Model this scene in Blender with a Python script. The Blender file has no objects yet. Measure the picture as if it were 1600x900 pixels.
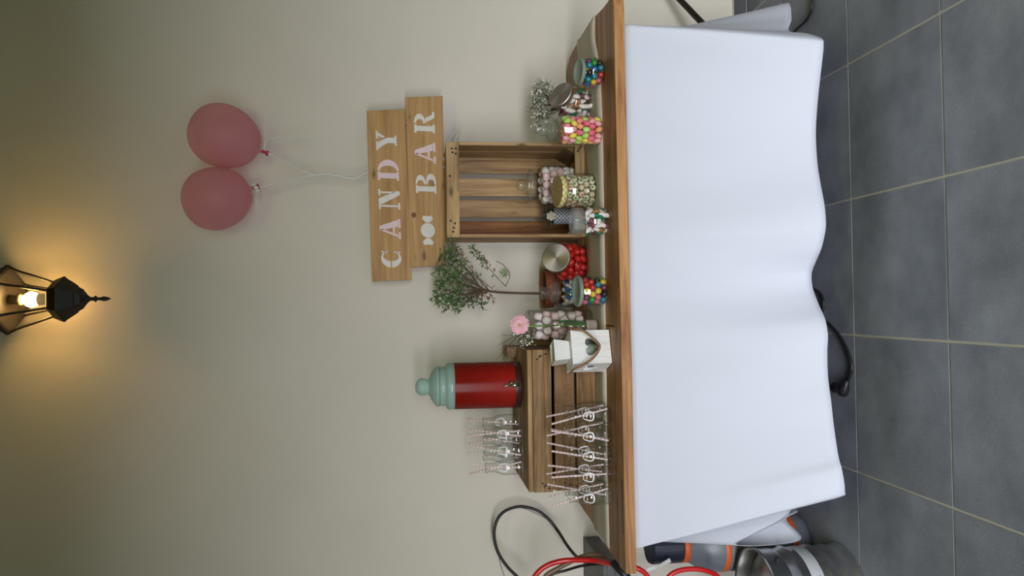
import bpy, bmesh, math, random
from math import sin, cos, pi, radians, sqrt, atan2
from mathutils import Vector, Matrix, noise
random.seed(7)
S = bpy.context.scene
C = S.collection
# ------------------------------------------------------------------ camera
H = 1.436
FOC, PITCH, YAW, ROLL = 1196.63, .125931, .022296, -.010773
fw = Vector((sin(YAW)*cos(PITCH), cos(YAW)*cos(PITCH), -sin(PITCH)))
_r = Vector((cos(YAW), -sin(YAW), 0)); _u = _r.cross(fw)
rt = _r*cos(ROLL)+_u*sin(ROLL); up = -_r*sin(ROLL)+_u*cos(ROLL)
cam = bpy.data.cameras.new('camera'); co = bpy.data.objects.new('camera', cam); C.objects.link(co)
cam.sensor_width = 36; cam.lens = FOC*36/1600; cam.clip_start = .05
M = Matrix((-up, rt, -fw)).transposed().to_4x4(); M.translation = (0, 0, H)   # phone held sideways: roll of 90 degrees
co.matrix_world = M
S.camera = co
# ------------------------------------------------------------------ light
w = bpy.data.worlds.new('world'); S.world = w; w.use_nodes = True
w.node_tree.nodes['Background'].inputs[0].default_value = (.80, .88, 1, 1)
w.node_tree.nodes['Background'].inputs[1].default_value = .3
def area(name, loc, rot, sx, sy, power, col):
    l = bpy.data.lights.new(name, 'AREA'); l.shape = 'RECTANGLE'; l.size = sx; l.size_y = sy; l.energy = power; l.color = col
    o = bpy.data.objects.new(name, l); C.objects.link(o); o.location = loc; o.rotation_euler = rot
    return o
area('daylight_outside', (-1.3, -6.2, 2.0), (radians(90), 0, radians(-6)), 7.0, 2.4, 1330, (.93, .95, 1))
area('warm_fill_light', (.3, -.6, 3.2), (radians(35), 0, 0), .5, .5, 11, (.92, 1, .22))  # unseen fill added near the ceiling to tint the upper wall olive
BULB = 88
S.view_settings.view_transform = 'Standard'; S.view_settings.look = 'None'
S.view_settings.exposure = 0.0; S.view_settings.gamma = 1; S.view_settings.use_curve_mapping = False
S.cycles.transparent_max_bounces = 48

# ------------------------------------------------------------------ helpers
def P(x, y, axis, val):
    """photo pixel -> world point on the plane axis = val"""
    d = fw + rt*((900-y-450)/FOC) + up*((800-x)/FOC)
    o = Vector((0, 0, H)); t = (val-o[axis])/d[axis]
    return o+d*t
def mat(name):
    m = bpy.data.materials.new(name); m.use_nodes = True
    return m, m.node_tree.nodes, m.node_tree.links, m.node_tree.nodes['Principled BSDF']
def plain(name, col, rough=.5, metal=0, spec=.5, bump=0, bscale=200, vary=0, vscale=20, emit=0, coat=0, sss=0):
    m, n, l, b = mat(name)
    b.inputs['Base Color'].default_value = (*col, 1); b.inputs['Roughness'].default_value = rough
    b.inputs['Metallic'].default_value = metal; b.inputs['Specular IOR Level'].default_value = spec
    b.inputs['Coat Weight'].default_value = coat
    if sss:
        b.inputs['Subsurface Weight'].default_value = sss; b.inputs['Subsurface Radius'].default_value = (.01, .006, .004)
    tc = n.new('ShaderNodeTexCoord')
    if vary:
        t = n.new('ShaderNodeTexNoise'); t.inputs['Scale'].default_value = vscale; t.inputs['Detail'].default_value = 6
        l.new(tc.outputs['Object'], t.inputs['Vector'])
        r = n.new('ShaderNodeValToRGB'); r.color_ramp.elements[0].position = .3; r.color_ramp.elements[1].position = .7
        r.color_ramp.elements[0].color = (*[c*(1-vary) for c in col], 1); r.color_ramp.elements[1].color = (*[min(1, c*(1+vary)) for c in col], 1)
        l.new(t.outputs[0], r.inputs[0]); l.new(r.outputs[0], b.inputs['Base Color'])
    if bump:
        t = n.new('ShaderNodeTexNoise'); t.inputs['Scale'].default_value = bscale; t.inputs['Detail'].default_value = 4
        l.new(tc.outputs['Object'], t.inputs['Vector'])
        bp = n.new('ShaderNodeBump'); bp.inputs['Strength'].default_value = bump; bp.inputs['Distance'].default_value = .002
        l.new(t.outputs[0], bp.inputs['Height']); l.new(bp.outputs[0], b.inputs['Normal'])
    if emit:
        b.inputs['Emission Color'].default_value = (*col, 1); b.inputs['Emission Strength'].default_value = emit
    return m
def wood(name, dark, mid, light, axis=0, sc=1.0, rough=.55, knots=True, off=0, stain=0):
    """plank grain running along a local axis, with knots"""
    m, n, l, b = mat(name)
    tc = n.new('ShaderNodeTexCoord'); oi = n.new('ShaderNodeObjectInfo')
    ad = n.new('ShaderNodeVectorMath'); ad.operation = 'MULTIPLY_ADD'
    l.new(oi.outputs['Random'], ad.inputs[0]); ad.inputs[1].default_value = (13.1, 7.7, 5.3)
    l.new(tc.outputs['Object'], ad.inputs[2])
    v = [26*sc, 26*sc, 26*sc]; v[axis] = 1.6*sc
    mp = n.new('ShaderNodeMapping'); mp.inputs['Scale'].default_value = v; l.new(ad.outputs[0], mp.inputs[0])
    t = n.new('ShaderNodeTexNoise'); t.inputs['Scale'].default_value = 1.6; t.inputs['Detail'].default_value = 7; t.inputs['Roughness'].default_value = .62
    t.inputs['Distortion'].default_value = .9; l.new(mp.outputs[0], t.inputs['Vector'])
    r = n.new('ShaderNodeValToRGB'); e = r.color_ramp.elements
    e[0].position = .32; e[0].color = (*dark, 1); e[1].position = .68; e[1].color = (*light, 1)
    x = e.new(.5); x.color = (*mid, 1); l.new(t.outputs[0], r.inputs[0])
    col = r.outputs[0]
    # board to board difference
    hv = n.new('ShaderNodeHueSaturation'); ma = n.new('ShaderNodeMath'); ma.operation = 'MULTIPLY_ADD'
    l.new(oi.outputs['Random'], ma.inputs[0]); ma.inputs[1].default_value = .3; ma.inputs[2].default_value = .85
    l.new(ma.outputs[0], hv.inputs['Value']); l.new(col, hv.inputs['Color']); col = hv.outputs[0]
    def over(scale, lo, hi, c, stretch, fac=1.0):
        nonlocal col
        v2 = [1, 1, 1]; v2[axis] = stretch
        m2 = n.new('ShaderNodeMapping'); m2.inputs['Scale'].default_value = v2; l.new(ad.outputs[0], m2.inputs[0])
        t2 = n.new('ShaderNodeTexNoise'); t2.inputs['Scale'].default_value = scale; t2.inputs['Detail'].default_value = 3
        l.new(m2.outputs[0], t2.inputs['Vector'])
        r2 = n.new('ShaderNodeValToRGB'); r2.color_ramp.elements[0].position = lo; r2.color_ramp.elements[1].position = hi
        r2.color_ramp.elements[1].color = (fac, fac, fac, 1)
        l.new(t2.outputs[0], r2.inputs[0])
        mx = n.new('ShaderNodeMixRGB'); l.new(r2.outputs[0], mx.inputs[0]); l.new(col, mx.inputs[1]); mx.inputs[2].default_value = (*c, 1)
        col = mx.outputs[0]
    if knots:
        vo = n.new('ShaderNodeTexVoronoi'); vo.inputs['Scale'].default_value = 1
        v3 = [11*sc]*3; v3[axis] = 5*sc
        m3 = n.new('ShaderNodeMapping'); m3.inputs['Scale'].default_value = v3; l.new(ad.outputs[0], m3.inputs[0]); l.new(m3.outputs[0], vo.inputs['Vector'])
        r3 = n.new('ShaderNodeValToRGB'); r3.color_ramp.elements[0].position = .03; r3.color_ramp.elements[0].color = (.85, .85, .85, 1)
        r3.color_ramp.elements[1].position = .13; r3.color_ramp.elements[1].color = (0, 0, 0, 1)
        l.new(vo.outputs['Distance'], r3.inputs[0])
        mx = n.new('ShaderNodeMixRGB'); l.new(r3.outputs[0], mx.inputs[0]); l.new(col, mx.inputs[1]); mx.inputs[2].default_value = (*[c*.35 for c in dark], 1)
        col = mx.outputs[0]
    if stain: over(7*sc, .52, .75, [c*.45 for c in dark], .5, stain)
    l.new(col, b.inputs['Base Color']); b.inputs['Roughness'].default_value = rough
    b.inputs['Specular IOR Level'].default_value = .35
    bp = n.new('ShaderNodeBump'); bp.inputs['Strength'].default_value = .5; bp.inputs['Distance'].default_value = .0015
    l.new(t.outputs[0], bp.inputs['Height']); l.new(bp.outputs[0], b.inputs['Normal'])
    return m
def glass(name, tint=(.97, .98, .97), edge=(.55, .62, .58), refl=.75, rough=.02, body=0, bodycol=(.6, .7, .65), base=.045):
    """thin clear glass wall: see-through, mirror-like towards grazing angles"""
    m = bpy.data.materials.new(name); m.use_nodes = True; n = m.node_tree.nodes; l = m.node_tree.links; n.clear()
    out = n.new('ShaderNodeOutputMaterial'); lw = n.new('ShaderNodeLayerWeight'); lw.inputs[0].default_value = .5
    p = n.new('ShaderNodeMath'); p.operation = 'POWER'; l.new(lw.outputs['Facing'], p.inputs[0]); p.inputs[1].default_value = 3
    mx = n.new('ShaderNodeMixRGB'); l.new(p.outputs[0], mx.inputs[0]); mx.inputs[1].default_value = (*tint, 1); mx.inputs[2].default_value = (*edge, 1)
    tr = n.new('ShaderNodeBsdfTransparent'); l.new(mx.outputs[0], tr.inputs[0])
    gl = n.new('ShaderNodeBsdfGlossy'); gl.inputs['Roughness'].default_value = rough
    q = n.new('ShaderNodeMath'); q.operation = 'MULTIPLY_ADD'; l.new(p.outputs[0], q.inputs[0]); q.inputs[1].default_value = refl*.6; q.inputs[2].default_value = base
    ms = n.new('ShaderNodeMixShader'); l.new(q.outputs[0], ms.inputs[0]); l.new(tr.outputs[0], ms.inputs[1]); l.new(gl.outputs[0], ms.inputs[2])
    last = ms
    if body:
        df = n.new('ShaderNodeBsdfDiffuse'); df.inputs[0].default_value = (*bodycol, 1)
        m2 = n.new('ShaderNodeMixShader'); m2.inputs[0].default_value = body; l.new(ms.outputs[0], m2.inputs[1]); l.new(df.outputs[0], m2.inputs[2]); last = m2
    l.new(last.outputs[0], out.inputs[0])
    return m
class MB:
    """collects shapes and links them as ONE mesh object"""
    def __init__(s): s.v = []; s.f = []; s.mi = []
    def add(s, vs, fs, mi=0):
        o = len(s.v); s.v += [tuple(a) for a in vs]
        for f in fs: s.f.append(tuple(o+i for i in f)); s.mi.append(mi)
        return s
    def box(s, a, b, mi=0, M=None):
        x0, y0, z0 = a; x1, y1, z1 = b
        vs = [Vector(q) for q in ((x0,y0,z0),(x1,y0,z0),(x1,y1,z0),(x0,y1,z0),(x0,y0,z1),(x1,y0,z1),(x1,y1,z1),(x0,y1,z1))]
        if M: vs = [M@q for q in vs]
        return s.add(vs, [(0,3,2,1),(4,5,6,7),(0,1,5,4),(1,2,6,5),(2,3,7,6),(3,0,4,7)], mi)
    def cbox(s, c, d, mi=0, M=None): return s.box([c[i]-d[i]/2 for i in range(3)], [c[i]+d[i]/2 for i in range(3)], mi, M)
    def lathe(s, prof, n=32, mi=0, M=None, squash=None):
        vs = []; fs = []
        for r, z in prof:
            for k in range(n):
                a = 2*pi*k/n; rr = r*(squash(a) if squash else 1)
                vs.append(Vector((rr*cos(a), rr*sin(a), z)))
        if M: vs = [M@q for q in vs]
        m = len(prof)
        for i in range(m-1):
            for k in range(n):
                k2 = (k+1) % n; fs.append((i*n+k, i*n+k2, (i+1)*n+k2, (i+1)*n+k))
        if prof[0][0] > 1e-6 and False: pass
        return s.add(vs, fs, mi)
    def tube(s, pts, r, n=8, mi=0, caps=True):
        pts = [Vector(p) for p in pts]; m = len(pts); rs = r if isinstance(r, (list, tuple)) else [r]*m
        vs = []; fs = []; prev = None
        for i, p in enumerate(pts):
            t = (pts[min(i+1, m-1)]-pts[max(i-1, 0)]).normalized()
            if prev is None: a = t.orthogonal().normalized()
            else: a = (prev-t*prev.dot(t)); a = a.normalized() if a.length > 1e-6 else t.orthogonal().normalized()
            prev = a; bb = t.cross(a)
            for k in range(n): vs.append(p+(a*cos(2*pi*k/n)+bb*sin(2*pi*k/n))*rs[i])
        for i in range(m-1):
            for k in range(n): k2 = (k+1) % n; fs.append((i*n+k, i*n+k2, (i+1)*n+k2, (i+1)*n+k))
        if caps: fs.append(tuple(range(n-1, -1, -1))); fs.append(tuple((m-1)*n+k for k in range(n)))
        return s.add(vs, fs, mi)
    def ball(s, c, r, n=12, m=8, mi=0, sc=(1, 1, 1), M=None):
        vs = []; fs = []
        for i in range(m+1):
            th = pi*i/m
            for k in range(n):
                a = 2*pi*k/n; v = Vector((r*sc[0]*sin(th)*cos(a), r*sc[1]*sin(th)*sin(a), -r*sc[2]*cos(th)))
                if M: v = M@v
                vs.append(v+Vector(c))
        for i in range(m):
            for k in range(n): k2 = (k+1) % n; fs.append((i*n+k, i*n+k2, (i+1)*n+k2, (i+1)*n+k))
        return s.add(vs, fs, mi)
    def prism(s, poly, fn0, fn1, mi=0):
        """polygon (list of 2D) placed by fn0 (front) and fn1 (back)"""
        n = len(poly); vs = [fn0(*p) for p in poly]+[fn1(*p) for p in poly]
        fs = [tuple(range(n)), tuple(range(2*n-1, n-1, -1))]+[(i, n+i, n+(i+1) % n, (i+1) % n) for i in range(n)]
        return s.add(vs, fs, mi)
    def build(s, name, mats, parent=None, smooth=False, bevel=0, sub=0, weld=True, loc=None):
        me = bpy.data.meshes.new(name); me.from_pydata(s.v, [], s.f)
        if not isinstance(mats, (list, tuple)): mats = [mats]
        for m in mats: me.materials.append(m)
        me.polygons.foreach_set('material_index', s.mi)
        if weld:
            bm = bmesh.new(); bm.from_mesh(me); bmesh.ops.remove_doubles(bm, verts=bm.verts, dist=1e-6)
            bmesh.ops.dissolve_degenerate(bm, edges=bm.edges, dist=1e-7)
            bmesh.ops.recalc_face_normals(bm, faces=bm.faces); bm.to_mesh(me); bm.free()
        if smooth: me.polygons.foreach_set('use_smooth', [True]*len(me.polygons))
        me.update()
        o = bpy.data.objects.new(name, me); C.objects.link(o)
        if parent: o.parent = parent
        if loc: o.location = loc
        if bevel:
            b = o.modifiers.new('bevel', 'BEVEL'); b.width = bevel; b.segments = 2; b.limit_method = 'ANGLE'; b.angle_limit = radians(40)
        if sub:
            b = o.modifiers.new('sub', 'SUBSURF'); b.levels = sub; b.render_levels = sub
        return o
def thing(name, label, cat, loc=(0, 0, 0), rotz=0, group=None):
    o = bpy.data.objects.new(name, None); o.empty_display_size = .05; C.objects.link(o); o.location = loc; o.rotation_euler = (0, 0, rotz)
    o['label'] = label; o['category'] = cat
    if group: o['group'] = group
    return o
def tag(o, label=None, cat=None, group=None, kind=None):
    for k, v in (('label', label), ('category', cat), ('group', group), ('kind', kind)):
        if v: o[k] = v
    return o
def copy_tree(o, parent=None):
    c = o.copy(); C.objects.link(c)
    if parent: c.parent = parent
    for ch in list(o.children): copy_tree(ch, c)
    return c
def crom(pts, n=8):
    """Catmull-Rom through points"""
    pts = [Vector(p) for p in pts]; q = [pts[0]*2-pts[1]]+pts+[pts[-1]*2-pts[-2]]; out = []
    for i in range(1, len(q)-2):
        for k in range(n):
            t = k/n; a, b, c, d = q[i-1], q[i], q[i+1], q[i+2]
            out.append(.5*((2*b)+(c-a)*t+(2*a-5*b+4*c-d)*t*t+(3*b-a-3*c+d)*t**3))
    return out+[pts[-1]]
TT = .80      # height of the board table top

# ------------------------------------------------------------------ materials
WALL = plain('wall_paint', (.69, .64, .56), .85, bump=.25, bscale=160, vary=.03, vscale=3)
m, n, l, b = mat('floor_tile'); FT = m
tc = n.new('ShaderNodeTexCoord'); oi = n.new('ShaderNodeObjectInfo')
ad = n.new('ShaderNodeVectorMath'); ad.operation = 'MULTIPLY_ADD'; l.new(oi.outputs['Random'], ad.inputs[0]); ad.inputs[1].default_value = (31, 17, 9); l.new(tc.outputs['Object'], ad.inputs[2])
t = n.new('ShaderNodeTexNoise'); t.inputs['Scale'].default_value = 5; t.inputs['Detail'].default_value = 9; t.inputs['Roughness'].default_value = .6; l.new(ad.outputs[0], t.inputs['Vector'])
r = n.new('ShaderNodeValToRGB'); r.color_ramp.elements[0].position = .3; r.color_ramp.elements[1].position = .75
r.color_ramp.elements[0].color = (.165, .180, .210, 1); r.color_ramp.elements[1].color = (.32, .34, .385, 1)
l.new(t.outputs[0], r.inputs[0]); l.new(r.outputs[0], b.inputs['Base Color']); b.inputs['Roughness'].default_value = .55; b.inputs['Specular IOR Level'].default_value = .3
t2 = n.new('ShaderNodeTexNoise'); t2.inputs['Scale'].default_value = 120; l.new(tc.outputs['Object'], t2.inputs['Vector'])
bp = n.new('ShaderNodeBump'); bp.inputs['Strength'].default_value = .25; bp.inputs['Distance'].default_value = .002; l.new(t2.outputs[0], bp.inputs['Height']); l.new(bp.outputs[0], b.inputs['Normal'])
GROUT = plain('grout', (.60, .57, .48), .9, bump=.3)
DARKTILE = plain('skirting_tile', (.07, .07, .075), .5)
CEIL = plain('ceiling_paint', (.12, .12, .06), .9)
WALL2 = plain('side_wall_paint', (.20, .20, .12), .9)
SLAB = wood('varnished_board', (.17, .065, .02), (.38, .18, .06), (.52, .28, .11), 0, .8, .5, stain=.55)
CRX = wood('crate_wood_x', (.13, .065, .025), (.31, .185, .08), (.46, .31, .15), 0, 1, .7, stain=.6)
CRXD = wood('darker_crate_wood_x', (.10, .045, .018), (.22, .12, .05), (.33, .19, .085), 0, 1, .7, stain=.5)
CRZ = wood('crate_wood_z', (.14, .075, .032), (.29, .18, .088), (.40, .27, .145), 2, 1, .7, stain=.55)
CRY = wood('crate_wood_y', (.10, .055, .025), (.20, .12, .06), (.30, .2, .11), 1, 1, .7, stain=.5)
CR2X = wood('light_crate_wood_x', (.24, .135, .055), (.42, .27, .125), (.54, .37, .19), 0, 1, .65, stain=.5)
CR2Z = wood('light_crate_wood_z', (.22, .12, .05), (.38, .235, .11), (.50, .33, .165), 2, 1, .65, stain=.45)
RUST = wood('rusty_bark_wood', (.12, .05, .02), (.27, .12, .05), (.36, .19, .085), 2, 1, .8, stain=.6)
SIGN = wood('sign_board', (.36, .19, .07), (.48, .275, .105), (.58, .36, .155), 0, 1, .6)
NAIL = plain('nail_hole', (.03, .018, .012), .8)
CLOTH = plain('white_tablecloth', (.615, .645, .735), .85, bump=.06, bscale=600)
PAPER = plain('cream_runner', (.62, .57, .48), .9, vary=.08, vscale=6)
GLASS = glass('clear_glass')
GLASSG = glass('greenish_glass', (.93, .95, .93), (.50, .55, .50), body=.06, bodycol=(.6, .64, .6))
FROST = glass('frosted_green_lid', (.72, .80, .74), (.45, .55, .48), body=.5, bodycol=(.40, .50, .43), rough=.15)
TEAL = glass('teal_glass', (.66, .84, .78), (.14, .34, .29), body=.42, bodycol=(.55, .74, .68), rough=.08)
STEEL = plain('brushed_steel', (.62, .58, .54), .32, 1, vary=.1, vscale=60)
BRUSHED = plain('radially_brushed_steel', (.60, .53, .50), .48, 1); _n = BRUSHED.node_tree.nodes; _t = _n.new('ShaderNodeTangent'); _t.direction_type = 'RADIAL'; _t.axis = 'Z'
_n['Principled BSDF'].inputs['Anisotropic'].default_value = .55; BRUSHED.node_tree.links.new(_t.outputs[0], _n['Principled BSDF'].inputs['Tangent'])
CHROME = plain('chrome', (.85, .85, .85), .12, 1)
RED = plain('red_juice', (.31, .013, .008), .5, spec=.08, vary=.15, vscale=7)
BLACK = plain('black_rubber', (.012, .012, .013), .45)
IRON = plain('black_lantern_iron', (.014, .011, .009), .45, vary=.3, vscale=40)
REDH = plain('red_hose', (.55, .012, .014), .3)
BROWNH = plain('brown_hose', (.16, .10, .055), .4)
WHITEW = wood('white_painted_wood', (.74, .74, .73), (.80, .80, .79), (.84, .84, .83), 2, .7, .6, knots=False)
WHITEG = plain('white_enamel', (.82, .82, .80), .25, coat=.3)
TERRA = plain('terracotta', (.30, .085, .04), .8, vary=.2, vscale=12)
GREEN = plain('olive_leaf', (.10, .18, .06), .5, vary=.5, vscale=30)
DGREEN = plain('dry_brown_leaf', (.22, .10, .05), .7, vary=.3, vscale=30)
STEM = plain('green_stem', (.14, .30, .04), .5)
TRUNK = plain('brown_bark', (.13, .085, .055), .85, bump=.5, bscale=90, vary=.3, vscale=40)
PINKP = plain('pink_petal', (.86, .47, .55), .6, vary=.12, vscale=60)
ROPE = plain('jute_rope', (.27, .15, .08), .9, bump=1, bscale=250, vary=.25, vscale=90)
WHITE = plain('white_paint', (.72, .70, .66), .7, vary=.05, vscale=40)
PINK = plain('pink_paint', (.78, .60, .64), .7, vary=.05, vscale=40)
RIBBON = plain('white_ribbon', (.72, .72, .68), .5)
BUD = plain('white_blossom', (.80, .80, .74), .8)
TWIG = plain('green_twig', (.10, .12, .055), .8)

# ------------------------------------------------------------------ room shell
WY = 3.14
o = MB().box((-3.2, WY, -.05), (3.2, WY+.15, 3.4)).build('wall_back', WALL); tag(o, kind='structure')
o = MB().box((-3.35, -2.7, -.05), (-3.2, WY+.15, 3.4)).build('wall_left', WALL2); tag(o, kind='structure')
o = MB().box((3.2, -2.7, -.05), (3.35, WY+.15, 3.4)).build('wall_right', WALL2); tag(o, kind='structure')
o = MB().box((-3.35, -2.7, 3.4), (3.35, WY+.15, 3.5)).build('ceiling', CEIL); tag(o, kind='structure')
for a, b_ in (((-3.35, -2.85, 1.55), (3.35, -2.7, 3.5)), ((-3.35, -2.85, -.05), (-2.9, -2.7, 1.549)), ((1.7, -2.85, -.05), (3.35, -2.7, 1.549))):  # added unseen front wall; low opening shaped to dim the upper back wall
    o = MB().box(a, b_).build('light_blocker_front', WALL2); tag(o, kind='structure')
FX0, FY0 = -.56587, 2.36516
base = MB().box((-3.35, -2.7, -.06), (3.35, WY, -.003)).build('floor', GROUT); tag(base, kind='structure')
tm = {}
for i in range(-7, 9):
    for j in range(-3, 13):
        x0 = FX0+.45*i+.004; x1 = x0+.442; y1 = FY0-.45*j-.004; y0 = y1-.442
        if j < 0: pass
        x0 = max(x0, -3.2); x1 = min(x1, 3.2); y1 = min(y1, WY); y0 = max(y0, -2.7)
        if x1-x0 < .02 or y1-y0 < .02: continue
        key = (round(x1-x0, 3), round(y1-y0, 3))
        if key not in tm:
            a, c = key
            o = MB().box((0, 0, -.006), (a, c, 0)).build('tile', FT, base, loc=(x0, y0, 0)); tm[key] = o
        else:
            o = tm[key].copy(); C.objects.link(o); o.location = (x0, y0, 0)
bb = MB().box((-3.2, WY-.010, 0), (3.2, WY-.0005, .061)).build('baseboard_back', GROUT); tag(bb, kind='structure')
for k in range(14):
    x0 = -3.19+.45*k+.004
    if x0+.44 > 3.2: break
    MB().box((x0, WY-.014, .003), (x0+.445, WY-.009, .058)).build('tile', DARKTILE, bb)

# ------------------------------------------------------------------ folding table, cloth, board top, runner
ft = thing('folding_table', 'black-legged folding table hidden under the white cloth', 'table', (0, 0, 0))
MB().box((-.765, 2.375, .735), (.882, 3.05, .762)).build('table_top', plain('table_plastic', (.6, .6, .6), .6), ft)
for sx in (-.68, .78):
    for yy in (2.82, 3.0):
        MB().tube([(sx, yy, .735), (sx, yy, .0)], .013, 8).build('leg', IRON, ft)
sb = MB()
pa, pb = P(1060, -3, 1, 3.02), P(1078, 16, 1, 2.98)
d_ = (pb-pa); sb.tube([pa-d_*2.2, pb+d_*3.4], .0125, 10)
o = sb.build('metal_bar', IRON); tag(o, 'black metal bar leaning at the right behind the cloth corner', 'bar')
# cloth: one surface ruled from the top edge to a wavy hem
def pD(px, py, D):
    return P(px, py, 1, D)
top = []; hem = []
def cp(t, h): top.append(Vector(t)); hem.append(Vector(h))
ZC = .764; XL, XR, YF, YB = -.775, .893, 2.362, 3.06
HZ = .17
def hp(px, py): return P(px, py, 2, HZ)
cp((XL, YB, ZC), (XL-.03, 3.02, .06)); cp((XL, 2.85, ZC), (XL-.01, 2.85, .05)); cp((XL, 2.68, ZC), (-.77, 2.68, .05))
cp((XL, 2.60, ZC), pD(1228, 812, 2.60)); cp((XL, 2.54, ZC), pD(1252, 842, 2.56)); cp((XL, 2.50, ZC), pD(1205, 852, 2.52))
cp((XL, 2.46, ZC), pD(1150, 851, 2.47)); cp((XL, 2.43, ZC), pD(1182, 833, 2.44)); cp((XL, 2.40, ZC), pD(1226, 810, 2.40))
cp((XL, 2.38, ZC), pD(1246, 790, 2.33)); cp((XL+.002, YF+.006, ZC), pD(1312, 777, 2.20))
cp((XL+.012, YF, ZC), pD(1320, 766, 2.17))
front = [(1316, 735), (1310, 712), (1303, 665), (1299, 630), (1294, 590), (1293, 550), (1294, 525), (1290, 500), (1279, 475), (1270, 450), (1268, 428),
         (1274, 410), (1283, 390), (1288, 370), (1290, 350), (1288, 320), (1281, 280), (1277, 250), (1275, 210), (1277, 170), (1281, 130), (1285, 95), (1287, 72)]
for px, py in front:
    h = hp(px, py); f = (766-py)/(766-66.)
    cp((XL+.02+(XR-.03-XL)*f, YF-.002, ZC), h)
cp((XR-.008, YF, ZC), hp(1284, 60)); cp((XR, YF+.008, ZC), pD(1262, 52, 2.30)); cp((XR, 2.40, ZC), pD(1233, 48, 2.38))
cp((XR+.002, 2.46, ZC), pD(1237, 28, 2.48)); cp((XR+.002, 2.56, ZC), pD(1229, 4, 2.60)); cp((XR, 2.7, ZC), (1.03, 2.74, .13)); cp((XR, 2.85, ZC), (.93, 2.86, .16)); cp((XR, YB, ZC), (.86, 3.03, .15))
T = crom(top, 6); Hh = crom(hem, 6); NR = 26
vs = []; m_ = len(T)
# along the table top first (inset ring), then down the drop
cen = Vector((0, 2.7, ZC))
for r_ in range(NR+1):
    t = r_/NR
    for i in range(m_):
        a, b_ = T[i], Hh[i]
        e = t**.9
        hx = a.x+(b_.x-a.x)*e**1.15; hy = a.y+(b_.y-a.y)*e**1.15
        z = a.z+(b_.z-a.z)*t
        # soft long folds
        f_ = .004*sin(t*3)*sin(i*.21)+.0025*noise.noise(Vector((i*.08, t*2.5, 0)))*min(1, t*4)+.006*sin(i*.33+t*1.2)*min(1, t*2.5)*(1-t)
        if t == 0: f_ = 0
        f_ += .005*min(1, t*30)*max(0, min(1, (.085-t)*40)) if .1 < i/m_ < .9 else 0
        vs.append((hx, hy-f_, z))
fs = []
for r_ in range(NR):
    for i in range(m_-1): fs.append((r_*m_+i, r_*m_+i+1, (r_+1)*m_+i+1, (r_+1)*m_+i))
cl = MB().add(vs, fs)
o0 = len(cl.v); cl.v.append((0, 2.7, ZC))
for i in range(m_-1): cl.f.append((o0, i+1, i)); cl.mi.append(0)
cl.f.append((o0, 0, m_-1)); cl.mi.append(0)
o = cl.build('tablecloth', CLOTH, smooth=True); tag(o, 'long white tablecloth hanging in soft folds from under the wooden board top', 'tablecloth')
sm = o.modifiers.new('solid', 'SOLIDIFY'); sm.thickness = .0015

# board table top: planks with uneven ends
bt = thing('wooden_table_top', 'rustic brown wooden plank table top with a jagged right end lying on the white cloth', 'table top', (0, 0, TT))
def plank(poly, z0, z1, name='plank', m=SLAB):
    mb = MB(); mb.prism(poly, lambda x, y: (x, y, z1), lambda x, y: (x, y, z0))
    return mb.build(name, m, bt, bevel=.003)
zb = -.034
plank([(-.835, 2.318), (-.4, 2.328), (.1, 2.335), (.5, 2.345), (.93, 2.352), (.975, 2.358), (.985, 2.375), (.992, 2.43), (.4, 2.425), (-.2, 2.412), (-.838, 2.398)], zb, 0)
plank([(-.835, 2.4005), (-.2, 2.4145), (-.075, 2.416), (-.075, 2.604), (-.83, 2.60)], zb, -.001)
plank([(-.073, 2.416), (.4, 2.4275), (.993, 2.4325), (1.0, 2.52), (1.012, 2.606), (-.073, 2.604)], zb, -.003)
plank([(-.825, 2.6025), (.2, 2.607), (1.012, 2.609), (1.02, 2.80), (1.018, 2.86), (-.80, 2.855)], zb, -.002)
plank([(-.80, 2.858), (1.018, 2.863), (1.014, 3.0), (1.008, 3.055), (.985, 3.075), (.965, 3.11), (.90, 3.105), (.5, 3.07), (.0, 3.05), (-.6, 3.03), (-.79, 3.01)], zb, 0)
SM = plain('dark_stain', (.15, .075, .04), .8)
for (x, y, L, wd) in ((.05, 2.345, .10, .010), (.45, 2.36, .10, .007), (-.72, 2.34, .17, .012)):
    MB().box((x, y, .0002), (x+L, y+wd, .0008)).build('stain', SM, bt)
# cream runner
rn = MB(); Fp = [P(*q, 2, TT+.001) for q in ((930, 22), (930, 60), (935, 90), (940, 150), (943, 250), (945, 380), (948, 600), (950, 750), (953, 858))]
Bp = [P(*q, 2, TT+.001) for q in ((905, 62), (902, 66), (904, 100), (909, 180), (913, 280), (915, 380), (921, 600), (926, 750), (929, 825))]
Fp = crom(Fp, 4); Bp = crom(Bp, 4); vs = []; fs = []
for a, b_ in zip(Fp, Bp):
    for k in range(5):
        q = a.lerp(b_, k/4); vs.append((q.x, q.y, TT+.0015+.0006*abs(noise.noise(Vector((q.x*9, q.y*7, 0))))))
for i in range(len(Fp)-1):
    for k in range(4): fs.append((i*5+k, i*5+k+1, i*5+5+k+1, i*5+5+k))
rn.add(vs, fs); o = rn.build('table_runner', PAPER, smooth=True); tag(o, 'cream paper runner laid along the wooden table top', 'runner')
md = o.modifiers.new('solid', 'SOLIDIFY'); md.thickness = .0008; md.offset = 1

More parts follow.
